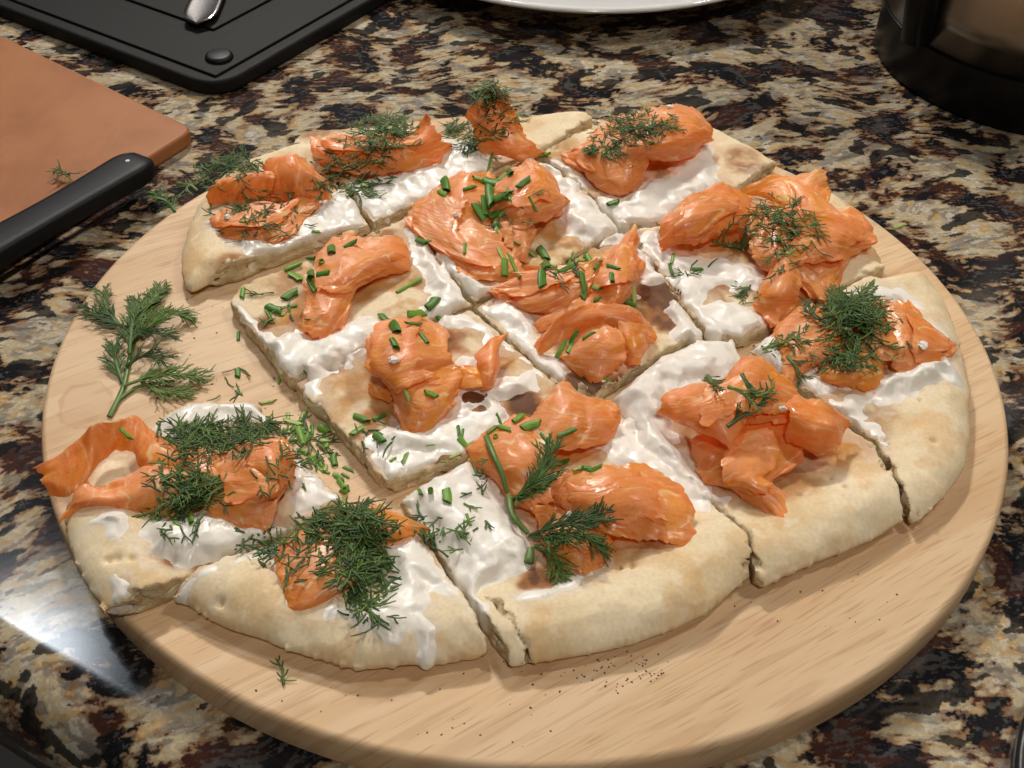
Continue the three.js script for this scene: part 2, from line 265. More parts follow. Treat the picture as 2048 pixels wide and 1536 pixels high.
// soft cheese: outline in pixels, thickness in mm
const CREAM = [
  [2.2, [415, 450], [470, 500], [520, 522], [610, 490], [735, 450], [720, 400], [690, 375], [640, 400], [600, 430], [560, 470], [500, 480], [450, 465]],
  [1.8, [690, 380], [740, 440], [850, 390], [1000, 325], [960, 290], [890, 280], [880, 320], [800, 340], [720, 350]],
  [3.2, [952, 292], [985, 325], [1010, 318], [1000, 300], [975, 285]],
  [3.4, [462, 600], [510, 640], [545, 672], [590, 655], [620, 670], [700, 640], [740, 620], [790, 640], [760, 684], [690, 730], [620, 748], [575, 750], [520, 700]],
  [2.6, [805, 430], [850, 430], [870, 500], [940, 600], [935, 625], [880, 645], [846, 610], [862, 575], [830, 500]],
  [3.2, [800, 430], [850, 470], [880, 495], [915, 500], [930, 540], [995, 575], [945, 612], [890, 540], [850, 480]],
  [3.2, [1050, 305], [1110, 315], [1160, 350], [1180, 390], [1240, 450], [1270, 480], [1190, 482], [1140, 460], [1120, 420], [1105, 350]],
  [3.4, [1180, 380], [1250, 395], [1300, 360], [1350, 330], [1380, 290], [1420, 290], [1440, 340], [1445, 380], [1380, 405], [1330, 440], [1250, 458], [1210, 420]],
  [1.4, [1478, 352], [1522, 330], [1512, 347], [1500, 368]],
  [1.3, [880, 622], [945, 618], [1025, 690], [990, 692], [950, 650], [900, 640]],
  [3.6, [890, 715], [960, 712], [985, 765], [1060, 735], [1072, 780], [1060, 802], [1000, 795], [960, 795], [900, 775]],
  [2.3, [895, 775], [990, 780], [1025, 830], [1000, 862], [960, 880], [920, 905], [800, 900], [740, 884], [720, 880], [800, 846], [880, 838], [925, 812]],
  [1.6, [605, 762], [628, 758], [652, 800], [644, 845], [620, 800]],
  [1.6, [735, 900], [900, 898], [860, 935], [775, 965]],
  [2.2, [950, 612], [1010, 585], [1055, 615], [1090, 680], [1085, 700], [1150, 740], [1125, 765], [1080, 742], [1020, 680], [1030, 650], [960, 625]],
  [3.8, [1238, 465], [1300, 500], [1340, 560], [1370, 620], [1412, 672], [1380, 695], [1342, 692], [1346, 640], [1322, 590], [1290, 560], [1265, 500]],
  [2.2, [1175, 738], [1218, 742], [1212, 768], [1190, 772]],
  [2.2, [1285, 468], [1330, 455], [1345, 500], [1400, 500], [1500, 530], [1545, 560], [1500, 575], [1430, 575], [1405, 600], [1440, 595], [1500, 610], [1535, 640], [1480, 678], [1420, 664], [1370, 604], [1330, 540]],
  [1.8, [306, 850], [420, 803], [512, 797], [548, 828], [500, 832], [440, 832], [400, 865], [340, 885]],
  [2.2, [190, 1045], [240, 1032], [275, 1060], [240, 1082]],
  [4.2, [270, 1062], [330, 1016], [420, 1018], [540, 1050], [610, 1050], [560, 1076], [440, 1124], [360, 1142], [300, 1112]],
  [1.6, [556, 875], [600, 900], [692, 1000], [640, 1024], [560, 1048], [590, 970]],
  [2.6, [755, 1090], [830, 1056], [872, 1108], [934, 1205], [900, 1200], [850, 1165], [858, 1260], [800, 1285], [720, 1256], [650, 1232], [760, 1200], [790, 1140]],
  [1.0, [340, 1180], [400, 1146], [540, 1084], [570, 1084], [556, 1140], [540, 1096], [420, 1156]],
  [3.8, [828, 1160], [848, 1170], [862, 1240], [858, 1318], [842, 1318], [824, 1240]],
  [4.2, [797, 1000], [850, 948], [930, 912], [965, 935], [1010, 1000], [1050, 1060], [1060, 1120], [1000, 1150], [965, 1170], [970, 1245], [940, 1210], [880, 1100]],
  [3.6, [1032, 1206], [1120, 1172], [1200, 1126], [1196, 1150], [1110, 1198], [1040, 1218]],
  [1.7, [1212, 800], [1260, 850], [1300, 900], [1400, 960], [1460, 1010], [1380, 1006], [1250, 930], [1200, 880]],
  [4.2, [1220, 795], [1300, 718], [1380, 676], [1450, 672], [1480, 700], [1475, 735], [1400, 764], [1355, 785], [1335, 850], [1395, 950], [1445, 1008], [1380, 990], [1280, 890]],
  [2.2, [1598, 786], [1660, 798], [1720, 828], [1764, 862], [1740, 876], [1660, 832]],
  [2.2, [1497, 690], [1560, 656], [1600, 700], [1650, 716], [1710, 760], [1640, 794], [1540, 732]],
  [4.4, [1738, 750], [1800, 748], [1850, 738], [1908, 722], [1908, 762], [1840, 778], [1770, 805], [1738, 792]],
  [1.3, [1650, 592], [1740, 586], [1800, 588], [1870, 645], [1905, 695], [1885, 690], [1830, 625], [1780, 606], [1690, 610]],
  [1.8, [1636, 798], [1720, 788], [1735, 822], [1680, 832]],
  [3.2, [1742, 866], [1768, 878], [1770, 912], [1756, 928], [1744, 900]],
  [2.4, [228, 1190], [240, 1168], [250, 1180], [238, 1210]],
].map(([T, ...pts]) => { const pl = poly(pts, DT + 0.001); const xs = pl.map((q) => q[0]), zs = pl.map((q) => q[1]); return { T: T / 1000, pl, x0: Math.min(...xs) - 0.006, x1: Math.max(...xs) + 0.006, z0: Math.min(...zs) - 0.006, z1: Math.max(...zs) + 0.006 }; });
// the cheese's thickness without its unevenness, on a grid of half millimetres
const CG = 720, CC = 0.0005, creamGrid = new Float32Array(CG * CG).fill(-0.012);
for (const c of CREAM) for (let j = Math.max(0, Math.floor((c.z0 + 0.18) / CC)); j < Math.min(CG, (c.z1 + 0.18) / CC); j++) for (let i = Math.max(0, Math.floor((c.x0 + 0.18) / CC)); i < Math.min(CG, (c.x1 + 0.18) / CC); i++) {
  const x = i * CC - 0.18, z = j * CC - 0.18; let d = 1;
  for (let k = 0, m = c.pl.length - 1; k < c.pl.length; m = k++) d = Math.min(d, segDist(x, z, c.pl[m], c.pl[k]));
  if (!inside(x, z, c.pl)) d = -d;
  d += 0.0002;
  const q = clamp(d / (0.0015 + c.T * 1.5), 0, 1); let v = d < 0 ? d : c.T * (0.4 * Math.sqrt(1 - (1 - q) ** 2) + 0.6 * sm(0, 1, q));
  const thin = d > -0.0024 ? 0.0006 * (1 + d / 0.0024) : d + 0.0024;   // a thin smear round each dollop
  v = Math.max(v, Math.min(thin, 0.0007));
  if (v > creamGrid[j * CG + i]) creamGrid[j * CG + i] = v;
}
function creamBase(x, z) {
  const fx = clamp((x + 0.18) / CC, 0, CG - 2), fz = clamp((z + 0.18) / CC, 0, CG - 2), i = Math.floor(fx), j = Math.floor(fz), o = j * CG + i, a = fx - i, b = fz - j;
  return mix(mix(creamGrid[o], creamGrid[o + 1], a), mix(creamGrid[o + CG], creamGrid[o + CG + 1], a), b);
}
// the baked top: browning by noise and by the patches that the photograph shows [px, py, radius in px, how dark]
const BROWN = [[1165, 775, 62, 1], [1318, 590, 58, 0.85], [1330, 640, 40, 0.7], [1050, 808, 50, 1], [945, 792, 34, 0.95], [960, 815, 30, 0.9], [670, 725, 42, 0.55], [470, 540, 48, 0.5], [1490, 320, 60, 0.45], [1080, 1160, 46, 0.8], [1055, 1175, 30, 0.6], [1450, 555, 62, 0.6], [890, 685, 60, 0.55], [530, 645, 26, 0.65], [870, 1165, 26, 0.45], [640, 262, 60, 0.45], [350, 1125, 44, 0.5], [400, 1130, 40, 0.5], [480, 830, 46, 0.45], [1290, 845, 36, 0.6], [1400, 770, 30, 0.3], [840, 560, 34, 0.4], [1235, 755, 26, 0.7], [1010, 915, 40, 0.55], [900, 920, 50, 0.55], [590, 640, 28, 0.4], [940, 310, 26, 0.5], [800, 920, 30, 0.4], [1590, 620, 40, 0.3], [1770, 620, 40, 0.5], [560, 1100, 40, 0.35], [1210, 480, 40, 0.4], [1000, 1010, 20, 0.2], [765, 1240, 34, 0.35], [890, 905, 40, 0.5], [1270, 490, 22, 0.7], [1235, 765, 30, 0.9], [1310, 735, 18, 0.9], [1255, 800, 26, 0.6]]
  .map(([x, y, r, d]) => { const c = P(x, y, DT), e = P(x + r, y, DT), n = P(x, y - r * 0.7, DT); return [c.x, c.z, e.x - c.x, Math.abs(n.z - c.z), d]; });
const brownAt = gridded(361, 0.36, (x, z) => { let b = 0; for (const q of BROWN) { const e = Math.hypot((x - q[0]) / q[2], (z - q[1]) / q[3]); if (e < 1.6) b = Math.max(b, q[4] * (1 - sm(0.25, 1.35, e))); } return b; });
function creamAt(x, z) {                // thickness of the cheese, below zero where there is none
  let t = creamBase(x + 0.0028 * noise(x * 170, z * 170, 5) + 0.0007 * noise(x * 420, z * 420, 7), z + 0.0028 * noise(x * 170, z * 170, 15) + 0.0007 * noise(x * 420, z * 420, 17));
  if (t > 0) { const a = x * 0.8 + z * 0.6, b = z * 0.8 - x * 0.6; t *= 1.15 + 0.75 * noise(x * 62, z * 62, 31) + 0.16 * noise(a * 45, b * 120, 33) + 0.04 * noise(a * 130 + 3, b * 380, 35); };
  t -= 0.0034 * sm(0.45, 0.9, brownAt(x, z) + 0.25 * noise(x * 150, z * 150, 71)) + 0.0011 * Math.max(0, noise(x * 62, z * 62, 73)) + 0.0007 * Math.max(0, noise(x * 170, z * 130, 75) + 0.25) + 0.0004 * Math.max(0, noise(x * 420, z * 360, 77));   // spread bare in places
  return t - 0.0002;
}
// where the cheese closes over a cut
const bridgeAt = (() => { const pls = [[[835, 1035], [880, 1040], [990, 1240], [950, 1245]], [[1225, 795], [1260, 800], [1440, 985], [1425, 1010], [1240, 850]], [[1150, 370], [1190, 370], [1270, 470], [1320, 520], [1290, 520], [1230, 470]], [[870, 500], [900, 500], [920, 530], [895, 540]], [[1360, 640], [1420, 650], [1480, 690], [1400, 720]], [[600, 735], [780, 660], [790, 685], [620, 765]]].map((p) => poly(p)); return (x, z) => pls.some((p) => inside(x + 0.003 * noise(x * 150, z * 150, 3), z + 0.003 * noise(x * 150, z * 150, 8), p)) ? 1 : 0; })();
const CELL = 0.0008;
function surfaceNets(nx, ny, nz, f, org, keep) { // f > 0 inside
  const vid = new Int32Array(nx * ny * nz).fill(-1), pos = [], idx = [], at = (i, j, k) => (k * ny + j) * nx + i;
  for (let k = 0; k < nz - 1; k++) for (let i = 0; i < nx - 1; i++) {
    if (keep && !keep(i, k)) continue;
    for (let j = 0; j < ny - 1; j++) {
      let m = 0; for (let c = 0; c < 8; c++) if (f[at(i + (c & 1), j + (c >> 1 & 1), k + (c >> 2))] > 0) m |= 1 << c;
      if (m === 0 || m === 255) continue;
      let n = 0, X = 0, Y = 0, Z = 0;
      for (let a = 0; a < 3; a++) for (let c = 0; c < 8; c++) {
        if (c >> a & 1) continue; const d = c | 1 << a; if ((m >> c & 1) === (m >> d & 1)) continue;
        const fa = f[at(i + (c & 1), j + (c >> 1 & 1), k + (c >> 2))], fb = f[at(i + (d & 1), j + (d >> 1 & 1), k + (d >> 2))], t = fa / (fa - fb);
        X += (c & 1) + (a === 0 ? t : 0); Y += (c >> 1 & 1) + (a === 1 ? t : 0); Z += (c >> 2) + (a === 2 ? t : 0); n++;
      }
      vid[at(i, j, k)] = pos.length / 3;
      pos.push(org[0] + (i + X / n) * CELL, org[1] + (j + Y / n) * CELL, org[2] + (k + Z / n) * CELL);
    }
  }
  const quad = (a, b, c, d, flip) => { if (a < 0 || b < 0 || c < 0 || d < 0) return; flip ? idx.push(a, c, b, a, d, c) : idx.push(a, b, c, a, c, d); };
  for (let k = 1; k < nz - 1; k++) for (let j = 1; j < ny - 1; j++) for (let i = 1; i < nx - 1; i++) {
    const s = f[at(i, j, k)] > 0;
    if (s !== f[at(i + 1, j, k)] > 0) quad(vid[at(i, j - 1, k - 1)], vid[at(i, j, k - 1)], vid[at(i, j, k)], vid[at(i, j - 1, k)], !s);
    if (s !== f[at(i, j + 1, k)] > 0) quad(vid[at(i - 1, j, k - 1)], vid[at(i - 1, j, k)], vid[at(i, j, k)], vid[at(i, j, k - 1)], !s);
    if (s !== f[at(i, j, k + 1)] > 0) quad(vid[at(i - 1, j - 1, k)], vid[at(i, j - 1, k)], vid[at(i, j, k)], vid[at(i - 1, j, k)], !s);
  }
  return { pos, idx };
}
const crustLines = SLICES.filter((s) => s.c.length).map((s) => smoothLine(poly(s.c, BT + 0.006)));
const TS = 0.36;
const rimDist = gridded(361, TS, (x, z) => { let d = 0.06; for (const l of crustLines) for (const q of l) { const e = Math.hypot(x - q[0], z - q[1]); if (e < d) d = e; } return d; });
const bakedTex = tex(1536, 1536, (i, j) => {
  const x = (i / 1536 - 0.5) * TS, z = (0.5 - j / 1536) * TS, d = rimDist(x, z);
  const n1 = fbm2(x * 45, z * 45, 3, 3), n2 = fbm2(x * 160, z * 160, 8, 3), n3 = noise2(x * 900, z * 900, 2);
  let c = mix3([0.83, 0.69, 0.465], [0.78, 0.605, 0.36], sm(-0.2, 0.3, n1));
  const inner = sm(0.018, 0.034, d + 0.014 * n1);
  c = mix3(c, [0.7, 0.4, 0.15], 0.38 * (1 - inner) * sm(0.08, 0.26, fbm2(x * 70, z * 70, 41, 3)));
  c = mix3(c, [0.53, 0.27, 0.085], 0.22 * sm(0.05, 0.3, n1 + 0.3 * n2) + inner * 0.85 * sm(-0.3, 0.12, n1 + 0.5 * n2));
  c = mix3(c, [0.34, 0.15, 0.05], inner * 0.8 * sm(-0.02, 0.26, fbm2(x * 60, z * 60, 22, 3) + 0.25 * n2));
  const b = brownAt(x, z) * (1 + 0.5 * n1 + 0.7 * n2);
  const film = sm(-0.002, 0.0008, creamBase(x, z) + 0.005 * n1 + 0.006 * n2);   // where the cheese was wiped thin
  c = mix3(c, [0.36, 0.15, 0.05], sm(0.12, 0.55, b)); c = mix3(c, [0.1, 0.04, 0.017], 0.9 * sm(0.42, 0.85, b + 0.2 * n2 + 0.08 * n3));
  c = mix3(c, [0.82, 0.73, 0.55], 0.45 * sm(0.15, 0.4, n2) * (1 - inner));
  c = mix3(c, [0.74, 0.64, 0.54], 0.4 * film * film * (1 - 0.95 * sm(0.2, 0.6, b)));
  const s = 1 + 0.08 * n3 + 0.1 * n2;
  return [c[0] * s, c[1] * s, c[2] * s];
}, true);
const grain = tileNoise(512, 40, 4, 2);
const crustMat = std({ map: bakedTex, roughness: 0.72, specularIntensity: 0.5, bumpMap: grain.clone(), bumpScale: 0.00007 });
crustMat.bumpMap.repeat.set(7, 7); crustMat.bumpMap.needsUpdate = true;
const crumbTex = tex(512, 512, (i, j) => { const x = i / 512, y = j / 512, n = fbm(x * 16, y * 16, 4, 4); const c = mix3([0.7, 0.58, 0.38], [0.52, 0.37, 0.19], sm(-0.15, 0.35, n)); return mix3(c, [0.36, 0.2, 0.09], 0.6 * sm(0.22, 0.4, fbm(x * 30, y * 30, 9, 3))); }, true);
const crumbMat = std({ map: crumbTex, roughness: 0.85, specularIntensity: 0.4, bumpMap: grain.clone(), bumpScale: 0.0006 });
crumbMat.bumpMap.repeat.set(2, 2); crumbMat.bumpMap.needsUpdate = true;
const creamMat = std({ color: lin(0.88, 0.83, 0.745), roughness: 0.4, specularIntensity: 1, clearcoat: 0.12, clearcoatRoughness: 0.15, bumpMap: tileNoise(512, 30, 4, 6), bumpScale: 0.00006 });
creamMat.bumpMap.repeat.set(7, 7);

// small pits in the baked crust
const PITS = [[233, 1117, 11], [262, 1118, 9], [305, 1112, 12], [345, 1118, 11], [215, 1120, 8], [1772, 868, 7], [1866, 886, 8], [1600, 985, 6], [1690, 975, 6], [1240, 1130, 6], [1265, 1128, 6], [440, 1200, 6], [1840, 800, 5], [455, 545, 8], [1660, 950, 5]].map(([x, y, r]) => { const q = P(x, y, BT + 0.009); return [q.x, q.z, r / 5600, 0.0022]; });
SLICES.forEach((S, si) => {
  const crust = S.c.length ? smoothLine(poly(S.c, BT + 0.006)) : [], cut = poly(S.k, BT + 0.0065), out = [...crust, ...cut];
  const crack = S.crack && poly(S.crack, BT + 0.008);
  const cutLine = crust.length ? [crust[crust.length - 1], ...cut, crust[0]] : [...cut, cut[0]];
  const x0 = Math.min(...out.map((q) => q[0])) - 0.004, x1 = Math.max(...out.map((q) => q[0])) + 0.004, z0 = Math.min(...out.map((q) => q[1])) - 0.004, z1 = Math.max(...out.map((q) => q[1])) + 0.004;
  const nx = Math.ceil((x1 - x0) / CELL) + 1, nz = Math.ceil((z1 - z0) / CELL) + 1, ny = 28, org = [x0, BT - 0.0022, z0];
  const f = new Float32Array(nx * ny * nz), fc = new Float32Array(nx * ny * nz), part = new Float32Array(nx * ny * nz), thick = new Float32Array(nx * nz);
  for (let k = 0; k < nz; k++) for (let i = 0; i < nx; i++) {
    const x = x0 + i * CELL, z = z0 + k * CELL;
    const wx = x + 0.0009 * noise(x * 220, z * 220, 1 + si) + 0.0005 * noise(x * 600, z * 600, 4), wz = z + 0.0009 * noise(x * 220, z * 220, 11 + si) + 0.0005 * noise(x * 600, z * 600, 14);
    const cx = x + 0.0011 * noise(x * 70, z * 70, 3 + si), cz = z + 0.0011 * noise(x * 70, z * 70, 8 + si);
    let dk = 1, dc = 1;
    for (let q = 0; q < cutLine.length - 1; q++) dk = Math.min(dk, segDist(wx, wz, cutLine[q], cutLine[q + 1]));
    for (let q = 0; q < crust.length - 1; q++) dc = Math.min(dc, segDist(cx, cz, crust[q], crust[q + 1]));
    if (S.crack) for (let q = 0; q < crack.length - 1; q++) dk = Math.min(dk, segDist(wx, wz, crack[q], crack[q + 1]) - 0.0002);
    const inn = inside(wx, wz, out); if (!inn) { if (dk < dc) dk = -dk; else { dc = -dc; } }
    const b = fbm(x * 55, z * 55, 2 + si, 3);
    const H0 = 0.0064 + 0.0022 * b + (S.rim / 1000) * Math.exp(-(((dc - 0.011) / 0.011) ** 2)) + 0.00025 * noise(x * 240, z * 240, 9) + 0.0001 * noise(x * 620, z * 620, 19);
    let dent = 0; for (const [hx, hz, hr, hd] of PITS) { const e = ((x - hx) ** 2 + (z - hz) ** 2) / (hr * hr); if (e < 6) dent += hd * Math.exp(-e * 1.5); }
    const H = H0 - dent, rc = 0.0095, ym = 0.52 * H, t = creamAt(x, z); thick[k * nx + i] = t;
    const cut0 = dk + 0.0001, side = 0.0011 * noise(x * 110, z * 110, 61) - 0.0006 + 0.0034 * bridgeAt(x, z);   // the cheese runs over the cut here and there
    for (let j = 0; j < ny; j++) {
      const y = org[1] + j * CELL - BT, o = (k * ny + j) * nx + i, hh = y > ym ? H - ym : ym;
      const q = dc < rc ? Math.hypot((rc - dc) / rc, (y - ym) / hh) : Math.abs(y - ym) / hh;
      const fb = (1 - q) * Math.min(hh, 0.005) * (dc < rc ? 1.2 : 1);
      let cu = cut0;
      if (dk < 0.006) { const n = noise(x * 330, y * 420 + 7, z * 330) + 0.5 * noise(x * 800, y * 800, z * 800); cu = cut0 - 0.0004 * n - 0.0065 * Math.max(0, noise(x * 230 + 3, y * 330, z * 230) - 0.22); }
      const h = clamp(0.5 + 0.5 * (cu - fb) / 0.0009, 0, 1), v = mix(cu, fb, h) - 0.0009 * h * (1 - h);
      f[o] = v; part[o] = cu - fb;
      const hs = clamp(0.5 + 0.5 * (cut0 + Math.min(t, side) - fb - t) / 0.0016, 0, 1);
      fc[o] = y < 0.0012 ? -0.001 : mix(cut0 + Math.min(t, side), fb + t, hs) - 0.0016 * hs * (1 - hs);
    }
  }
  const g = group('flatbread_slice'); tag(g, S.label, 'flatbread', 'flatbread slices on the round board');
  const net = surfaceNets(nx, ny, nz, f, org);
  // crumb where the knife cut shows, baked crust elsewhere
  const isCut = (tri) => { let s = 0; for (const v of tri) { const i = Math.round((net.pos[v * 3] - org[0]) / CELL), j = Math.round((net.pos[v * 3 + 1] - org[1]) / CELL), k = Math.round((net.pos[v * 3 + 2] - org[2]) / CELL); s += part[(k * ny + j) * nx + i] < 0.0001 ? 1 : 0; } return s >= 2; };
  const all = new THREE.BufferGeometry(); all.setAttribute('position', new THREE.Float32BufferAttribute(net.pos, 3)); all.setIndex(net.idx); all.computeVertexNormals();
  addHeights(all);
  for (const kind of ['crust', 'crumb']) {
    const remap = new Map(), pos = [], nor = [], uv = [], idx = [], nn = all.attributes.normal.array;
    for (let t = 0; t < net.idx.length; t += 3) {
      const tri = [net.idx[t], net.idx[t + 1], net.idx[t + 2]]; if (isCut(tri) !== (kind === 'crumb')) continue;
      for (const v of tri) {
        if (!remap.has(v)) {
          remap.set(v, pos.length / 3); const x = net.pos[v * 3], y = net.pos[v * 3 + 1], z = net.pos[v * 3 + 2];
          pos.push(x, y, z); nor.push(nn[v * 3], nn[v * 3 + 1], nn[v * 3 + 2]);
          kind === 'crust' ? uv.push(x / TS + 0.5, 0.5 - z / TS) : uv.push((x * 0.8 + z * 0.6) / 0.05, y / 0.05);
        }
        idx.push(remap.get(v));
      }
    }
    const q = new THREE.BufferGeometry(); q.setAttribute('position', new THREE.Float32BufferAttribute(pos, 3)); q.setAttribute('normal', new THREE.Float32BufferAttribute(nor, 3)); q.setAttribute('uv', new THREE.Float32BufferAttribute(uv, 2)); q.setIndex(idx);
    if (idx.length) mesh(kind, q, kind === 'crust' ? crustMat : crumbMat, g);
  }
  const net2 = surfaceNets(nx, ny, nz, fc, org, (i, k) => thick[k * nx + i] > -0.0006);
  if (net2.idx.length) {
    const q = new THREE.BufferGeometry(), uv = []; for (let v = 0; v < net2.pos.length; v += 3) uv.push(net2.pos[v] / TS, (net2.pos[v + 2] + 0.5 * net2.pos[v + 1]) / TS);
    q.setAttribute('position', new THREE.Float32BufferAttribute(net2.pos, 3)); q.setAttribute('uv', new THREE.Float32BufferAttribute(uv, 2)); q.setIndex(net2.idx); q.computeVertexNormals();
    addHeights(q); mesh('cream_cheese', q, creamMat, g);
  }
});

// ------------------------------------------------------------------ smoked salmon: thin folded sheets, each lofted through rows of [px, py, mm above the dough]
const salmonTex = tex(512, 512, (i, j) => {
  const x = i / 512, y = j / 512, f = (u, v) => {
    const w = fbm(u * 3, v * 3, 2, 3), st = Math.abs(Math.sin((v * 6 + w * 1.6) * Math.PI)), n = fbm(u * 9, v * 26, 5, 3), m = fbm(u * 5, v * 5, 8, 3);
    let c = mix3([0.86, 0.262, 0.058], [0.9, 0.365, 0.135], sm(-0.25, 0.25, n)); c = mix3(c, [0.9, 0.325, 0.15], sm(0.0, 0.3, m)); c = mix3(c, [0.88, 0.33, 0.055], sm(0.05, 0.35, -m));
    return mix3(c, [0.95, 0.64, 0.45], 0.9 * (1 - sm(0.0, 0.2, st)) * sm(-0.25, 0.2, w + n));
  };
  const a = sm(0.75, 1, x), b = sm(0.75, 1, y);
  return mix3(mix3(f(x, y), f(x - 1, y), a), mix3(f(x, y - 1), f(x - 1, y - 1), a), b);
}, true);
const salmonBump = tex(512, 512, (i, j) => { const x = i / 512, y = j / 512, f = (u, v) => 0.5 + 0.5 * noise2(u * 12 + 1.5 * noise2(u * 5, v * 5, 2), v * 44, 12) + 0.28 * noise2(u * 60, v * 80, 14), a = sm(0.75, 1, x), b = sm(0.75, 1, y); return mix(mix(f(x, y), f(x - 1, y), a), mix(f(x, y - 1), f(x - 1, y - 1), a), b); });
const salmonRough = tex(512, 512, (i, j) => { const x = i / 512, y = j / 512, f = (u, v) => 0.5 + 0.6 * fbm2(u * 6, v * 6, 31, 3) + 0.12 * noise2(u * 60, v * 60, 35), a = sm(0.75, 1, x), b = sm(0.75, 1, y); return clamp(mix(mix(f(x, y), f(x - 1, y), a), mix(f(x, y - 1), f(x - 1, y - 1), a), b), 0.2, 0.9); });
const salmonMat = (tint, thru) => std({ map: salmonTex, color: lin(...tint), roughness: 1, roughnessMap: salmonRough, specularIntensity: 1, clearcoat: 0.15, clearcoatRoughness: 0.18, transmission: thru, bumpMap: salmonBump, bumpScale: 0.00013, side: THREE.DoubleSide });
const SM = [salmonMat([1.12, 1.36, 1.02], 0.46), salmonMat([1.12, 1.44, 1.18], 0.46), salmonMat([1.12, 1.6, 0.8], 0.58)];
const catmull = (pts) => new THREE.CatmullRomCurve3(pts, false, 'centripetal');
let sheetNo = 0;
function sheet(parent, rows, mat = 0, opt = {}) {
  const id = ++sheetNo, up = opt.up ?? 0, th = opt.th ?? 0.0011, rag = opt.rag ?? 0.0034;
  const rc = rows.map((r) => catmull(r.map((p) => p.isVector3 ? p : P(p[0], p[1], DT + (p[2] + up) / 1000))));
  const wid = Math.max(...rc.map((c) => c.getLength())), m0 = Math.ceil(wid / 0.0011) + 1;
  const grid0 = []; for (let i = 0; i <= m0; i++) grid0.push(catmull(rc.map((c) => c.getPointAt(i / m0))));
  const len = Math.max(...grid0.map((c) => c.getLength())), n0 = Math.ceil(len / 0.0011) + 1;
  const base = grid0.map((c) => { const a = []; for (let j = 0; j <= n0; j++) a.push(c.getPoint(j / n0)); return a; });
  const at = (u, v) => { const x = u * m0, y = v * n0, i = clamp(Math.floor(x), 0, m0 - 1), j = clamp(Math.floor(y), 0, n0 - 1), a = x - i, b = y - j; return base[i][j].clone().lerp(base[i + 1][j], a).lerp(base[i][j + 1].clone().lerp(base[i + 1][j + 1], a), b); };
  const o = id * 13.7, ragN = (k, t) => -0.15 + 1.1 * noise(t * 75 + o, k * 9.1, o) + 0.5 * noise(t * 260 + o, k * 9.1, o) + 0.4 * noise(t * 650 + o, k * 3.3, o);
  const pts = [], uvs = [];
  for (let j = 0; j <= n0; j++) for (let i = 0; i <= m0; i++) {
    let u = i / m0, v = j / n0; const su = u * wid, sv = v * len;
    const e0 = clamp(ragN(1, sv) * rag / wid, -0.08, 0.25), e1 = clamp(ragN(2, sv) * rag / wid, -0.08, 0.25), f0 = clamp(ragN(3, su) * rag / len, -0.08, 0.25), f1 = clamp(ragN(4, su) * rag / len, -0.08, 0.25);
    u = e0 + (1 - e0 - e1) * u; v = f0 + (1 - f0 - f1) * v;
    pts.push(at(u, v)); uvs.push([u * wid, v * len]);
  }
  const W = m0 + 1, Nn = (i, j) => { const a = pts[j * W + Math.max(0, i - 1)], b = pts[j * W + Math.min(m0, i + 1)], c = pts[Math.max(0, j - 1) * W + i], d = pts[Math.min(n0, j + 1) * W + i]; return b.clone().sub(a).cross(d.clone().sub(c)).normalize(); };
  const pos = [], uv = [], idx = [];
  const amp = opt.amp ?? 1;
  const disp = []; for (let j = 0; j <= n0; j++) for (let i = 0; i <= m0; i++) {
    const n = Nn(i, j), [a, b] = uvs[j * W + i], p = pts[j * W + i], edge = Math.min(i, m0 - i, j, n0 - j) * 0.0011;
    const cr = 1 - Math.abs(noise(a * 58 + 0.6 * noise(b * 60, a * 60, o) + o, b * 30, o)) * 2.2;
    const r = amp * (0.0009 * noise(a * 52 + o, b * 52, o) + 0.00055 * Math.max(0, cr) ** 3 * Math.min(1, edge / 0.004) + 0.00012 * noise(a * 260, b * 160 + o, 3) + (1 - sm(0, 0.007, edge)) * (0.0021 * noise(a * 90 + o, b * 90, 9) + 0.0005 * noise(a * 260 + o, b * 260, 19)));
    disp.push([p.clone().addScaledVector(n, r), n, th * 0.5 * (0.3 + 0.7 * sm(0, 0.0028, edge))]);
  }
  for (const s of [1, -1]) for (let k = 0; k < disp.length; k++) { const [p, n, h] = disp[k]; pos.push(p.x + n.x * h * s, p.y + n.y * h * s, p.z + n.z * h * s); uv.push(uvs[k][0] / 0.06 + id * 0.37, uvs[k][1] / 0.06 + id * 0.61); }
  const B = disp.length;
  for (let j = 0; j < n0; j++) for (let i = 0; i < m0; i++) { const a = j * W + i, b = a + 1, c = a + W, d = c + 1; idx.push(a, b, c, b, d, c, B + a, B + c, B + b, B + b, B + c, B + d); }
  const rim = (a, b) => idx.push(a, B + a, b, b, B + a, B + b);
  for (let i = 0; i < m0; i++) { rim(i, i + 1); rim(n0 * W + i + 1, n0 * W + i); }
  for (let j = 0; j < n0; j++) { rim((j + 1) * W, j * W); rim(j * W + m0, (j + 1) * W + m0); }
  const g = new THREE.BufferGeometry(); g.setAttribute('position', new THREE.Float32BufferAttribute(pos, 3)); g.setAttribute('uv', new THREE.Float32BufferAttribute(uv, 2)); g.setIndex(idx); g.computeVertexNormals();
  parent.pendingHeights.push(g);
  mesh('salmon_fold', g, SM[mat], parent);
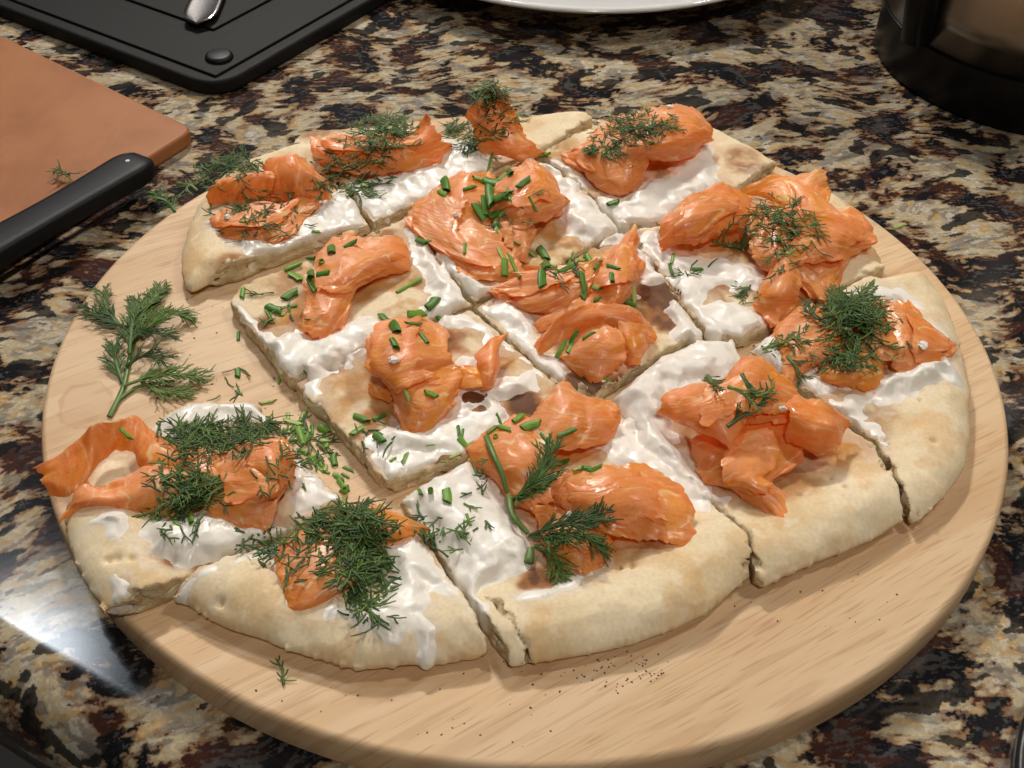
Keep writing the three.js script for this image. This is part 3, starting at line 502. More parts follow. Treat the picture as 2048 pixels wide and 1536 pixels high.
  if (!opt.flap && wid * len > 0.0011) for (let q = 0; q < 1; q++) {  // a torn upper layer lying on the fold
    const u0 = rr(0.02, 0.35), u1 = u0 + rr(0.4, 0.6), v0 = rr(0.02, 0.35), v1 = v0 + rr(0.35, 0.6), tw = rr(-0.12, 0.12), hi = rr(0.0008, 0.0018), k3 = [];
    for (let b = 0; b <= 3; b++) { const row = []; for (let a = 0; a <= 4; a++) { const u = u0 + (u1 - u0) * a / 4 + tw * (b / 3 - 0.5), v = v0 + (v1 - v0) * b / 3 - tw * (a / 4 - 0.5), i = clamp(Math.round(u * m0), 0, m0), j = clamp(Math.round(v * n0), 0, n0), n = Nn(i, j); if (n.y < 0) n.negate(); row.push(pts[j * W + i].clone().addScaledVector(n, 0.0009 + hi * (0.5 + 0.5 * noise(a * 0.9 + o, b * 0.8 + q * 5, o)) * (b === 3 || a === 0 ? 1.5 : 0.7))); } k3.push(row); }
    sheet(parent, k3, (mat + 1 + q) % 2, { flap: true, amp: 0.6, rag: 0.0034, th: 0.0008 });
  }
}
function salmon(label, ...sheets) {
  const g = group('smoked_salmon'); g.pendingHeights = []; tag(g, label, 'salmon', 'smoked salmon pieces on the flatbread');
  for (const s of sheets) sheet(g, s.r, s.m ?? 0, s);
  g.pendingHeights.forEach(addHeights); delete g.pendingHeights;
}
salmon('rolled dark salmon with a domed fold on the slice with the bare rounded left crust',
  { r: [[[420, 420, 1], [413, 388, 6], [425, 370, 10], [455, 360, 7]], [[470, 418, 1], [468, 380, 9], [488, 352, 13], [520, 345, 9]], [[535, 405, 1], [545, 370, 8], [550, 350, 11], [560, 345, 7]]] },
  { r: [[[545, 402, 1], [532, 360, 7], [530, 325, 10], [540, 318, 8]], [[590, 402, 1], [588, 350, 11], [582, 314, 14], [590, 310, 11]], [[655, 395, 1], [640, 350, 9], [612, 324, 11], [610, 318, 9]]] },
  { r: [[[425, 425, 1], [500, 412, 4], [580, 402, 3], [650, 392, 1]], [[424, 455, 3], [500, 448, 6], [565, 440, 4], [622, 428, 1]], [[440, 477, 1], [490, 482, 2.5], [550, 486, 2], [590, 468, 1]]], m: 1 });
salmon('long flat salmon with a raised curl at its end under a scatter of dill',
  { r: [[[622, 268, 9], [680, 278, 6], [760, 270, 7], [830, 262, 9], [858, 236, 16]], [[624, 300, 6], [690, 300, 8], [770, 293, 10], [840, 285, 10], [875, 270, 11]], [[640, 325, 4], [700, 325, 5], [780, 323, 6], [850, 310, 5], [897, 290, 5]], [[655, 345, 1], [710, 354, 1], [790, 348, 1], [850, 337, 1], [892, 312, 1]]] });
salmon('upright salmon strip standing beside the bare bread tip',
  { r: [[[972, 186, 24], [990, 168, 28], [1010, 190, 24]], [[936, 222, 16], [980, 215, 19], [1024, 220, 17]], [[942, 262, 9], [995, 262, 12], [1052, 262, 8]], [[965, 297, 4], [1015, 300, 6], [1077, 298, 3]], [[1002, 314, 1], [1035, 320, 2], [1088, 304, 1]]] });
salmon('large smooth salmon fold with a speck of white at its top',
  { r: [[[1180, 270, 6], [1265, 225, 10], [1330, 213, 12], [1385, 217, 12], [1412, 245, 9]], [[1150, 300, 4], [1240, 275, 12], [1320, 255, 17], [1385, 258, 15], [1424, 270, 7]], [[1125, 310, 1], [1210, 320, 8], [1290, 298, 15], [1370, 290, 12], [1412, 285, 6]], [[1135, 327, 1], [1200, 350, 4], [1290, 320, 9], [1350, 320, 6], [1400, 304, 3]]], amp: 0.7 },
  { r: [[[1160, 312, 5], [1230, 305, 12], [1300, 300, 14]], [[1170, 340, 3], [1230, 340, 9], [1295, 325, 9]], [[1190, 370, 1], [1240, 370, 6], [1290, 345, 5]], [[1212, 386, 0], [1250, 394, 1], [1288, 366, 1]]], amp: 0.7 });
salmon('torn salmon with a raised knot beside bare torn crumb',
  { r: [[[905, 352, 6], [940, 348, 9], [985, 355, 7]], [[860, 390, 4], [920, 400, 8], [985, 405, 7]], [[813, 432, 1], [890, 440, 5], [980, 445, 5]], [[840, 472, 1], [920, 490, 4], [1005, 480, 4]], [[908, 527, 1], [960, 535, 3], [1025, 520, 2]], [[922, 550, 0.5], [975, 563, 1], [1048, 547, 1]]], m: 0 },
  { r: [[[1000, 355, 7], [1040, 330, 11], [1085, 332, 11], [1107, 355, 7]], [[985, 390, 8], [1040, 375, 14], [1095, 373, 13], [1128, 395, 5]], [[985, 430, 5], [1040, 420, 11], [1095, 415, 9], [1134, 402, 3]], [[1000, 472, 3], [1045, 456, 6], [1080, 440, 5], [1117, 428, 1]]], m: 1, amp: 1.5 },
  { r: [[[995, 455, 5], [1040, 450, 6], [1060, 455, 4]], [[1010, 490, 4], [1050, 480, 4], [1066, 475, 3]], [[1020, 525, 1], [1055, 517, 1], [1060, 510, 1]]], m: 1, amp: 1.6 });
salmon('flat bent salmon strip lying between two bunches of chives',
  { r: [[[655, 482, 1], [740, 476, 5], [800, 476, 4], [820, 500, 1]], [[640, 520, 5], [720, 515, 8], [790, 513, 5], [817, 537, 1]], [[625, 552, 6], [690, 555, 8], [740, 545, 5], [775, 550, 1]], [[611, 590, 5], [670, 590, 6], [715, 577, 3]], [[606, 632, 4], [655, 630, 5], [703, 612, 2]], [[595, 662, 1], [640, 678, 2], [688, 660, 1]]], m: 0 },
  { r: [[[680, 470, 2.5], [705, 464, 2.5], [714, 478, 1]], [[660, 490, 1.5], [680, 500, 2.5], [702, 500, 1.5]]], m: 1 });
salmon('rounded salmon fold smeared with a little white, on the slice beside bare board',
  { r: [[[775, 640, 4], [820, 633, 7], [880, 650, 4]], [[745, 670, 8], [810, 670, 12], [890, 675, 6]], [[733, 710, 9], [805, 715, 14], [897, 715, 7]], [[737, 740, 8], [800, 755, 11], [914, 737, 4]], [[755, 748, 7], [830, 790, 9], [918, 770, 4]], [[790, 800, 3], [840, 830, 6], [912, 806, 3]], [[788, 832, 1], [830, 874, 1], [884, 842, 1]]], m: 1 },
  { r: [[[736, 765, 1.2], [790, 788, 1.5]], [[742, 787, 1], [790, 806, 1.2]]], m: 2, th: 0.0012 });
salmon('small twisted salmon scrap on a white dollop',
  { r: [[[948, 712, 5], [985, 680, 7], [1016, 666, 6]], [[955, 730, 5], [980, 715, 8], [1002, 695, 5]], [[965, 755, 4], [980, 760, 6], [994, 747, 4]], [[960, 776, 3], [975, 779, 3.5], [988, 770, 3]]], m: 0, rag: 0.0014 },
  { r: [[[915, 738, 4], [950, 736, 4.4], [972, 745, 4.2]], [[918, 768, 3.5], [950, 772, 3.8], [972, 772, 3.6]]], m: 2, th: 0.0012, rag: 0.0014 });
salmon('loose heap of torn salmon strips on the middle slice',
  { r: [[[1253, 472, 9], [1268, 459, 10], [1280, 475, 8]], [[1213, 507, 7], [1245, 500, 12], [1282, 510, 7]], [[1190, 545, 7], [1235, 545, 13], [1285, 535, 6]], [[1180, 590, 6], [1230, 595, 11], [1272, 570, 5]], [[1170, 622, 4], [1220, 625, 7], [1262, 602, 3]]], m: 0 },
  { r: [[[978, 582, 1], [1010, 565, 3], [1040, 545, 5], [1060, 530, 7]], [[1000, 597, 1], [1050, 580, 4], [1100, 560, 8], [1180, 523, 10]], [[1020, 607, 1], [1060, 610, 4], [1110, 595, 8], [1200, 540, 9]], [[1060, 622, 1], [1090, 625, 3], [1130, 610, 5], [1190, 570, 7]]], m: 1, amp: 1.5 },
  { r: [[[1090, 620, 3], [1150, 590, 6], [1210, 570, 7]], [[1080, 645, 2], [1140, 625, 5], [1210, 610, 7]], [[1085, 660, 1], [1140, 650, 3], [1200, 640, 4]]], m: 0, amp: 1.3 },
  { r: [[[1080, 672, 4], [1130, 630, 11], [1190, 608, 13], [1260, 620, 11], [1298, 645, 4]], [[1063, 697, 1], [1120, 655, 8], [1185, 635, 11], [1250, 640, 10], [1302, 670, 3]], [[1075, 706, 1], [1120, 680, 5], [1180, 657, 6], [1240, 660, 7], [1292, 686, 2]]], m: 0 },
  { r: [[[1150, 665, 4], [1200, 650, 8], [1245, 655, 8]], [[1138, 690, 4], [1195, 680, 9], [1240, 690, 8], [1258, 670, 7]], [[1128, 720, 2], [1190, 715, 6], [1242, 720, 5]], [[1138, 742, 0.5], [1190, 758, 0.5], [1242, 742, 1]]], m: 1 },
  { r: [[[1240, 630, 10], [1275, 630, 9], [1302, 655, 4]], [[1245, 680, 8], [1270, 690, 8], [1294, 686, 3]], [[1250, 732, 2], [1265, 737, 2], [1277, 722, 1]]], m: 1 });
salmon('frilled salmon trailing over the crust with a folded tail reaching the cut',
  { r: [[[1333, 420, 6], [1400, 385, 11], [1460, 375, 10], [1503, 400, 5]], [[1323, 450, 9], [1390, 415, 15], [1450, 410, 12], [1503, 430, 5]], [[1323, 482, 6], [1385, 450, 13], [1430, 450, 10], [1450, 463, 7]], [[1328, 498, 2], [1370, 487, 5], [1420, 482, 5], [1434, 477, 3]]], m: 0 },
  { r: [[[1488, 377, 4], [1550, 355, 8], [1610, 350, 10], [1645, 335, 12]], [[1500, 388, 2], [1555, 370, 7], [1615, 375, 10], [1648, 365, 10]], [[1545, 402, 3], [1580, 410, 6], [1630, 410, 8], [1655, 390, 7]], [[1560, 432, 2], [1600, 440, 4], [1655, 430, 5]]], m: 2, rag: 0.004 },
  { r: [[[1500, 418, 6], [1560, 410, 8], [1640, 400, 10], [1700, 418, 6]], [[1495, 455, 7], [1560, 450, 11], [1640, 445, 11], [1743, 450, 6]], [[1500, 490, 6], [1560, 490, 10], [1650, 480, 11], [1746, 482, 4]], [[1510, 520, 5], [1570, 525, 8], [1640, 510, 8], [1728, 502, 2]], [[1530, 540, 3], [1600, 550, 5], [1670, 540, 4], [1702, 522, 1]], [[1595, 567, 3], [1650, 577, 3], [1682, 570, 1]], [[1620, 592, 1], [1650, 604, 1], [1677, 582, 0.5]]], m: 1, amp: 1.5, rag: 0.004 },
  { r: [[[1545, 500, 7], [1570, 495, 10], [1592, 500, 7]], [[1540, 550, 5], [1570, 540, 10], [1597, 560, 7]], [[1508, 590, 3], [1560, 590, 8], [1600, 590, 5]], [[1518, 622, 1], [1560, 615, 4], [1592, 608, 2]], [[1540, 650, 0], [1555, 647, 1], [1582, 630, 0.5]]], m: 0 });
salmon('ruffled bright salmon under a mound of dill on the widest crust',
  { r: [[[1588, 620, 3], [1640, 608, 7], [1700, 620, 5]], [[1558, 660, 2], [1620, 660, 7], [1700, 670, 7]], [[1563, 710, 3], [1620, 700, 6], [1690, 712, 5]], [[1570, 753, 1], [1610, 747, 2], [1625, 722, 2]]], m: 0 },
  { r: [[[1650, 720, 3], [1700, 700, 6], [1765, 700, 4]], [[1653, 755, 3], [1710, 750, 6], [1770, 737, 3]], [[1690, 783, 0.5], [1730, 784, 1], [1768, 767, 0.5]]], m: 2, amp: 1.4 },
  { r: [[[1690, 620, 5], [1720, 625, 6], [1780, 630, 6]], [[1690, 670, 6], [1730, 675, 7], [1790, 680, 7]], [[1690, 715, 4], [1740, 720, 5], [1790, 720, 5]]], m: 0 },
  { r: [[[1735, 620, 4], [1790, 603, 6], [1832, 618, 4]], [[1770, 650, 6], [1820, 640, 8], [1884, 670, 3]], [[1770, 690, 6], [1830, 690, 8], [1916, 697, 2]], [[1780, 727, 3], [1835, 722, 5], [1898, 718, 2]], [[1800, 747, 1], [1840, 760, 0.5], [1873, 742, 0.5]]], m: 1, amp: 1.4 });
salmon('tall domed salmon fold with a wet tail running down the bare crust',
  { r: [[[1380, 870, 2], [1450, 850, 7], [1530, 830, 8], [1600, 840, 5]], [[1388, 920, 2], [1450, 900, 7], [1530, 880, 7], [1605, 882, 2]], [[1408, 962, 1], [1460, 940, 7], [1520, 930, 6], [1585, 932, 1]], [[1458, 978, 1], [1490, 970, 6], [1545, 965, 3]], [[1500, 1008, 0.5], [1530, 1000, 4], [1573, 985, 1]], [[1540, 1042, 0.5], [1562, 1046, 1.5], [1590, 1017, 0.5]]], m: 0 },
  { r: [[[1338, 780, 9], [1390, 770, 12], [1450, 748, 15], [1490, 720, 17], [1530, 722, 15], [1572, 765, 10]], [[1325, 812, 8], [1385, 800, 15], [1450, 785, 18], [1500, 760, 19], [1550, 770, 15], [1612, 800, 9]], [[1333, 838, 5], [1390, 835, 14], [1450, 825, 17], [1500, 815, 15], [1560, 810, 12], [1642, 820, 7]], [[1388, 853, 6], [1420, 870, 12], [1462, 888, 12], [1490, 852, 11], [1530, 842, 10], [1600, 850, 7]]], m: 0, amp: 0.8 },
  { r: [[[1560, 790, 11], [1610, 800, 13], [1660, 818, 12], [1695, 845, 7]], [[1573, 830, 12], [1620, 840, 14], [1665, 850, 13], [1693, 870, 5]], [[1578, 867, 9], [1625, 880, 10], [1660, 882, 9], [1683, 886, 4]], [[1588, 893, 4], [1630, 908, 4], [1657, 908, 3], [1675, 897, 1]]], m: 0 });
salmon('spreading salmon sheet beneath the whole dill sprig',
  { r: [[[1105, 790, 7], [1120, 771, 9], [1160, 793, 7], [1228, 803, 6]], [[1080, 820, 6], [1130, 820, 10], [1180, 825, 8], [1231, 830, 5]], [[1040, 850, 5], [1110, 860, 9], [1170, 865, 7], [1225, 862, 3]], [[1010, 880, 4], [1100, 900, 6], [1160, 897, 5], [1203, 892, 2]]], m: 1 },
  { r: [[[1060, 1010, 3], [1120, 1010, 6], [1190, 1030, 6]], [[1078, 1050, 2], [1130, 1060, 5], [1203, 1060, 5]], [[1088, 1090, 1], [1150, 1100, 4], [1220, 1097, 2]], [[1120, 1133, 0.5], [1160, 1144, 0.5], [1205, 1134, 0.5]]], m: 0 },
  { r: [[[958, 872, 2], [1010, 850, 5], [1075, 840, 6]], [[940, 897, 2], [1010, 895, 8], [1095, 890, 8]], [[948, 927, 1], [1020, 935, 8], [1100, 930, 8]], [[983, 958, 0.5], [1030, 970, 5], [1095, 965, 6]], [[1028, 1004, 1], [1060, 1012, 4], [1105, 1002, 5]]], m: 0 },
  { r: [[[1105, 943, 6], [1160, 943, 9], [1230, 933, 10], [1295, 938, 7]], [[1103, 980, 6], [1170, 985, 11], [1250, 970, 11], [1350, 985, 5]], [[1118, 1012, 5], [1190, 1020, 9], [1270, 1020, 9], [1385, 1040, 3]], [[1168, 1048, 3], [1220, 1062, 5], [1280, 1077, 4], [1392, 1091, 1]]], m: 1, amp: 1.4 });
salmon('flat salmon square with an orange strip behind it on the crescent slice',
  { r: [[[560, 1080, 4], [620, 1063, 6], [705, 1060, 6]], [[550, 1110, 4], [620, 1110, 7], [705, 1110, 7]], [[558, 1160, 4], [630, 1160, 7], [715, 1160, 6]], [[568, 1207, 3], [610, 1212, 4], [665, 1192, 4]], [[546, 1216, 1], [600, 1226, 1.5], [640, 1226, 1.5]]], m: 1, amp: 0.7, rag: 0.0014 },
  { r: [[[640, 1045, 4], [720, 1008, 5], [762, 1008, 5]], [[660, 1070, 4], [740, 1040, 7], [790, 1035, 5], [860, 1060, 1.5]], [[700, 1087, 3], [760, 1077, 4], [810, 1072, 3], [855, 1064, 1]]], m: 2, amp: 0.7, rag: 0.0014 });
salmon('looped salmon ribbon jutting past the board edge with a curled flap',
  { r: [[[73, 937, 6], [80, 960, 4], [92, 987, 1.5]], [[130, 910, 8], [135, 945, 6], [140, 987, 3]], [[165, 883, 11], [175, 925, 8], [160, 972, 5]], [[185, 856, 15], [200, 890, 10], [197, 927, 6]], [[230, 846, 13], [235, 870, 10], [237, 902, 6]], [[270, 836, 10], [275, 870, 8], [272, 902, 5]], [[302, 865, 7], [307, 910, 6], [285, 937, 4]], [[350, 890, 5], [360, 930, 6], [350, 960, 4]]], m: 0, rag: 0.002 },
  { r: [[[165, 940, 5], [158, 965, 5], [122, 1038, 0]], [[190, 975, 4], [182, 1000, 5], [160, 1014, 1.5]], [[240, 965, 4], [240, 1000, 5], [230, 1018, 1.5]], [[290, 930, 5], [300, 980, 6], [290, 1024, 1.5]], [[345, 920, 5], [355, 980, 6], [335, 1030, 1.5]], [[390, 920, 5], [395, 970, 6], [390, 1010, 2]]], m: 1, rag: 0.002 },
  { r: [[[330, 900, 4], [380, 890, 6], [455, 900, 5]], [[340, 950, 4], [390, 950, 7], [465, 950, 6]], [[350, 1000, 2], [390, 1000, 3], [435, 1000, 2]]], m: 0 },
  { r: [[[440, 905, 5], [500, 880, 8], [572, 885, 6]], [[430, 950, 6], [490, 930, 10], [582, 920, 7]], [[418, 990, 5], [480, 975, 8], [540, 990, 9], [582, 950, 6]], [[418, 1028, 2], [480, 1020, 6], [542, 1020, 5]], [[448, 1053, 0.5], [490, 1062, 1], [538, 1072, 0.5]]], m: 1 },
  { r: [[[490, 888, 10], [540, 883, 11], [583, 900, 7]], [[500, 925, 12], [550, 925, 13], [587, 930, 7]], [[513, 957, 10], [555, 978, 10], [578, 968, 5]]], m: 0 });


const dabMat = std({ color: lin(0.86, 0.8, 0.71), roughness: 0.36 });
// little dabs of cheese that stuck to the salmon
for (const [x, y, w, h, label] of [[788, 722, 22, 14, 'white dab of cheese on the rounded salmon fold'], [1340, 216, 14, 8, 'white speck of cheese on the large smooth salmon fold'], [1845, 692, 20, 16, 'white dab of cheese on the ruffled bright salmon'], [1273, 597, 16, 10, 'white drop of cheese on the charred middle slice'], [455, 436, 14, 9, 'white dab of cheese on the rolled dark salmon'], [912, 432, 10, 8, 'white dab of cheese on the torn salmon'], [1565, 820, 20, 7, 'white smear of cheese on the tall domed salmon fold'], [1140, 1032, 22, 9, 'white smear of cheese beside the dill sprig stem']]) {
  const q = rest(x, y), px = P(x, y, q.y).distanceTo(P(x + 10, y, q.y)) / 10, g = new THREE.IcosahedronGeometry(1, 4), p = g.attributes.position;
  for (let k = 0; k < p.count; k++) { const v = V(p.getX(k), p.getY(k), p.getZ(k)), n = 1 + 0.45 * noise(v.x * 1.6 + x, v.y * 1.6, v.z * 1.6 + y); p.setXYZ(k, v.x * n * w * px / 2, v.y * n * 0.0009, v.z * n * h * px * 0.7); }
  g.computeVertexNormals(); const m = mesh('cheese_dab', g, dabMat); m.position.copy(q); m.position.y += 0.0005; tag(m, label, 'cheese');
}
// ------------------------------------------------------------------ dill and chives
function thread(pts, r0, r1, sides = 4) { // a thin tapering strand
  const c = catmull(pts), n = Math.max(3, Math.min(7, pts.length * 2)), pos = [], idx = [];
  for (let k = 0; k <= n; k++) {
    const q = c.getPoint(k / n), t = c.getTangent(k / n), a = V(0, 1, 0.13).cross(t).normalize(), b = t.clone().cross(a), r = mix(r0, r1, (k / n) ** 2);
    for (let s = 0; s < sides; s++) { const w = s / sides * Math.PI * 2, x = Math.cos(w) * r * 1.25, y = Math.sin(w) * r * 0.8; pos.push(q.x + a.x * x + b.x * y, q.y + a.y * x + b.y * y, q.z + a.z * x + b.z * y); }
  }
  for (let k = 0; k < n; k++) for (let s = 0; s < sides; s++) { const a = k * sides + s, b = k * sides + (s + 1) % sides; idx.push(a, b, a + sides, b, b + sides, a + sides); }
  for (let s = 1; s < sides - 1; s++) { idx.push(0, s + 1, s); const e = n * sides; idx.push(e, e + s, e + s + 1); }
  const g = new THREE.BufferGeometry(); g.setAttribute('position', new THREE.Float32BufferAttribute(pos, 3)); g.setIndex(idx); g.computeVertexNormals(); return g;
}
const dillMats = [[0.078, 0.15, 0.034], [0.05, 0.1, 0.028], [0.14, 0.225, 0.05]].map((c) => std({ color: lin(...c), roughness: 0.5, specularIntensity: 0.8 }));
function dillBit(q, yaw, lift, L) {      // one chopped piece: a stalk with a few needles
  const out = [], d = V(Math.cos(yaw), lift, Math.sin(yaw)), side = V(-d.z, 0, d.x), bend = rr(-0.45, 0.45);
  const at = (t) => q.clone().addScaledVector(d, L * t).addScaledVector(side, L * bend * t * t);
  out.push(thread([at(0), at(0.5), at(1)], rr(0.00016, 0.00034), 0.00013));
  const n = Math.floor(rr(0, 3.6));
  for (let k = 0; k < n; k++) {
    const t = rr(0.1, 0.7), s = rnd() < 0.5 ? -1 : 1, l = L * rr(0.35, 0.7), a = at(t), e = a.clone().addScaledVector(d, l * 0.8).addScaledVector(side, s * l * rr(0.35, 0.7)).add(V(0, rr(-0.2, 0.25) * l, 0));
    out.push(thread([a, a.clone().lerp(e, 0.5).addScaledVector(side, s * l * 0.08), e], 0.00022, 0.00013));
  }
  return out;
}
function chopped(label, spots, grp = 'heaps of chopped dill') {
  const parts = [[], [], []];
  for (const [cx, cy, rx, ry, count, heap = 0] of spots) for (let k = 0; k < count * 1.35; k++) {
    const a = rr(0, Math.PI * 2), r = Math.sqrt(-2 * Math.log(1 - rnd() * 0.92)) * 0.45;
    const q = rest(cx + Math.cos(a) * r * rx, cy + Math.sin(a) * r * ry), stack = heap ? heap / 1000 * Math.exp(-r * r * 2.2) * rnd() : 0;
    q.y += 0.0006 + stack;
    const bits = dillBit(q, rr(0, 6.3), rr(-0.14, heap ? 0.3 : 0.16), rr(0.003, 0.0078));
    parts[rnd() < 0.5 ? 0 : rnd() < 0.6 ? 1 : 2].push(...bits);
  }
  const g = group('chopped_dill'); tag(g, label, 'dill', grp, 'stuff');
  parts.forEach((p, i) => { if (p.length) tag(mesh('dill_shreds', mergeGeometries(p), dillMats[i], g), null, null, null, 'stuff'); });
}
chopped('chopped dill along the crust behind the rolled dark salmon', [[470, 335, 70, 28, 75, 4], [415, 355, 30, 30, 20], [520, 425, 110, 65, 60], [660, 370, 60, 40, 26]]);
chopped('broad scatter of chopped dill on the long flat salmon', [[770, 268, 80, 42, 150, 3], [735, 330, 90, 55, 45], [735, 380, 45, 20, 32], [660, 330, 40, 50, 14]]);
chopped('small tuft of chopped dill on white cheese beside the upright salmon', [[910, 265, 26, 20, 26, 2], [935, 290, 34, 22, 26]]);
chopped('chopped dill crowning the upright salmon strip', [[982, 195, 40, 26, 75, 3], [1010, 245, 45, 45, 34], [960, 270, 30, 35, 14]]);
chopped('chopped dill sprinkled over the large smooth salmon fold', [[1262, 262, 80, 38, 120, 3], [1210, 300, 50, 22, 34], [1330, 250, 30, 30, 12]]);
chopped('chopped dill across the frilled salmon on the crust', [[1565, 440, 70, 50, 70, 3], [1600, 470, 60, 50, 26], [1560, 520, 30, 60, 12]]);
chopped('high mound of chopped dill on ruffled bright salmon', [[1712, 645, 66, 58, 240, 8], [1690, 725, 60, 30, 50, 3], [1575, 690, 70, 50, 18], [1760, 680, 80, 60, 20]]);
chopped('thick heap of chopped dill between the looped ribbon and curled flap of salmon', [[420, 885, 125, 40, 130, 4], [385, 985, 75, 70, 110, 4], [520, 865, 65, 30, 50, 3], [330, 1030, 60, 40, 20], [560, 930, 60, 60, 16]]);
chopped('large heap of chopped dill on the crescent slice', [[700, 1060, 105, 50, 150, 5], [725, 1140, 62, 84, 150, 5], [740, 1220, 50, 34, 22], [590, 1120, 70, 60, 24], [520, 1090, 50, 40, 16]]);
chopped('few dill shreds strewn among the chives on bare wood', [[610, 900, 60, 70, 26], [460, 770, 40, 40, 5], [575, 1370, 30, 30, 2]], 'strewn dill');
chopped('stray dill shreds on the white cheese of the dill sprig slice', [[910, 1060, 110, 70, 12], [950, 960, 60, 60, 6], [860, 1060, 30, 30, 8]], 'strewn dill');
chopped('stray dill shreds among the chives of the middle slices', [[1130, 550, 60, 30, 12], [1010, 420, 80, 70, 12], [750, 870, 60, 30, 6], [560, 620, 60, 40, 8], [1500, 590, 30, 20, 10], [1380, 540, 50, 30, 5]], 'strewn dill');
chopped('small dill scrap beside the black knife handle on the brown board', [[122, 352, 20, 12, 9, 1]], 'strewn dill');
// whole fronds: stems traced in pixels with mm above what they lie on, and feathery needles along them
function frond(path, spread, dens, parts, lift0 = 1.5, curl = 0) {
  const base = path.map(([x, y, h = lift0]) => { const q = rest(x, y); q.y += h / 1000; return q; });
  const c = catmull(base), L = c.getLength(); parts.push(thread(base, 0.0006, 0.0003, 5));
  const n = Math.ceil(L / 0.001 * dens * 0.55);
  const grow = (q, d, l, w, level) => {   // a soft curved thread that forks towards its end
    const side = V(-d.z, 0, d.x).normalize(), turn = rr(-0.25, 0.25) + curl * rr(-2, 2), pt = (t) => { const p = q.clone().addScaledVector(d, l * t).addScaledVector(side, l * turn * t * t); p.y = Math.max(p.y - 0.1 * l * t * t, heightAt(p.x, p.z) + 0.0003); return p; };
    parts.push(thread([pt(0), pt(0.5), pt(1)], w, w * 0.55, 4));
    if (level) { const m = 3 + Math.floor(rr(0, 3)); for (let k = 0; k < m; k++) { const t = rr(0.15, 0.9), s = k % 2 ? 1 : -1; grow(pt(t), d.clone().addScaledVector(side, s * rr(0.2, 0.55) + turn * t).add(V(0, rr(-0.1, 0.15), 0)).normalize(), l * rr(0.4, 0.65), w * 0.85, level - 1); } }
  };
  for (let k = 0; k < n; k++) {
    const t = (k + rnd()) / n * 0.9 + 0.1, q = c.getPoint(t), d = c.getTangent(t), s = k % 2 ? 1 : -1, side = V(-d.z, 0, d.x).normalize();
    grow(q, d.clone().addScaledVector(side, s * rr(0.15, 0.75)).add(V(0, rr(-0.05, 0.35), 0)).normalize(), spread * rr(0.7, 1.2) * (1.1 - 0.3 * t), 0.00023, 1);
  }
}
function sprig(label, stems, fronds, grp) {
  const g = group('dill_sprig'); tag(g, label, 'dill', grp);
  const st = stems.map(([r, ...p]) => thread(p.map(([x, y, h = 1]) => { const q = rest(x, y); q.y += h / 1000; return q; }), r, r * 0.7, 7));
  if (st.length) mesh('stem', mergeGeometries(st), std({ color: lin(0.11, 0.19, 0.035), roughness: 0.45 }), g);
  fronds.forEach(([spread, dens, path, curl = 0], i) => { const p = []; frond(path, spread, dens, p, 1.5, curl); mesh('frond', mergeGeometries(p), dillMats[(i * 2) % 3], g); });
}
sprig('large whole dill sprig lying on bare wood', [[0.0008, [220, 836, 0.8], [233, 812], [248, 780], [258, 735], [268, 690], [285, 645]], [0.0006, [236, 806], [275, 778], [320, 770], [350, 765]], [0.0005, [266, 668], [235, 655], [210, 640]]],
  [[0.0065, 3, [[262, 700, 2], [285, 650, 3], [305, 615, 3], [320, 592, 2]]], [0.0068, 3, [[268, 690, 3], [310, 670, 5], [345, 650, 5], [372, 645, 3]]], [0.007, 1.5, [[262, 666, 2], [225, 652, 2], [195, 640, 2], [172, 622, 1]]], [0.006, 1.4, [[240, 660, 2], [215, 625, 3], [208, 590, 2]]], [0.0065, 2.6, [[250, 780, 2], [300, 768, 3], [350, 762, 3], [402, 764, 2]]], [0.006, 2, [[255, 740, 2], [290, 730, 4], [330, 730, 3]]], [0.007, 1.7, [[246, 770, 1], [235, 735, 2], [230, 700, 2]]], [0.0065, 2.4, [[268, 690, 3], [295, 640, 5], [320, 610, 5]]], [0.006, 2.2, [[270, 680, 4], [300, 690, 6], [345, 690, 5]]], [0.006, 2.2, [[262, 720, 3], [270, 670, 5], [275, 620, 4]]], [0.007, 1.6, [[285, 770, 1.5], [330, 795, 2], [375, 790, 1.5]]]]);
sprig('dill sprig with a thick pale stem on the spreading salmon sheet', [[0.0008, [972, 882, 2], [990, 930, 3], [1005, 970, 4], [1013, 1005, 4]], [0.0009, [1018, 1010, 4], [1025, 1045, 3], [1055, 1080, 3]], [0.0012, [1058, 1130, 1], [1062, 1105, 2]]],
  [[0.0075, 3, [[1018, 1015, 3], [1050, 1005, 5], [1080, 980, 6], [1098, 930, 6]]], [0.006, 2.5, [[1020, 1010, 3], [1055, 1015, 5], [1090, 985, 5]]], [0.0065, 2.6, [[1058, 1085, 3], [1110, 1075, 5], [1160, 1065, 5], [1195, 1050, 3]]], [0.006, 2.6, [[1058, 1085, 3], [1110, 1095, 4], [1160, 1090, 4], [1205, 1105, 2]], 0.15], [0.006, 2.2, [[1070, 1100, 2], [1110, 1120, 2], [1118, 1155, 1]], 0.15]]);
sprig('loose curled dill strands on the tall domed salmon fold', [], [[0.004, 1.2, [[1415, 755, 1], [1432, 785, 1]]], [0.007, 0.45, [[1455, 775, 0.6], [1500, 795, 0.6], [1545, 785, 0.6]]], [0.006, 0.4, [[1455, 855, 0.6], [1490, 830, 0.6], [1540, 795, 0.6]]], [0.005, 0.5, [[1483, 750, 0.6], [1500, 780, 0.6], [1530, 792, 0.6]], 0.2]]);
sprig('feathery dill frond on white cheese beside the frilled salmon', [], [[0.006, 1.4, [[1425, 486, 0.6], [1455, 494, 0.8], [1485, 500, 0.8]]]]);
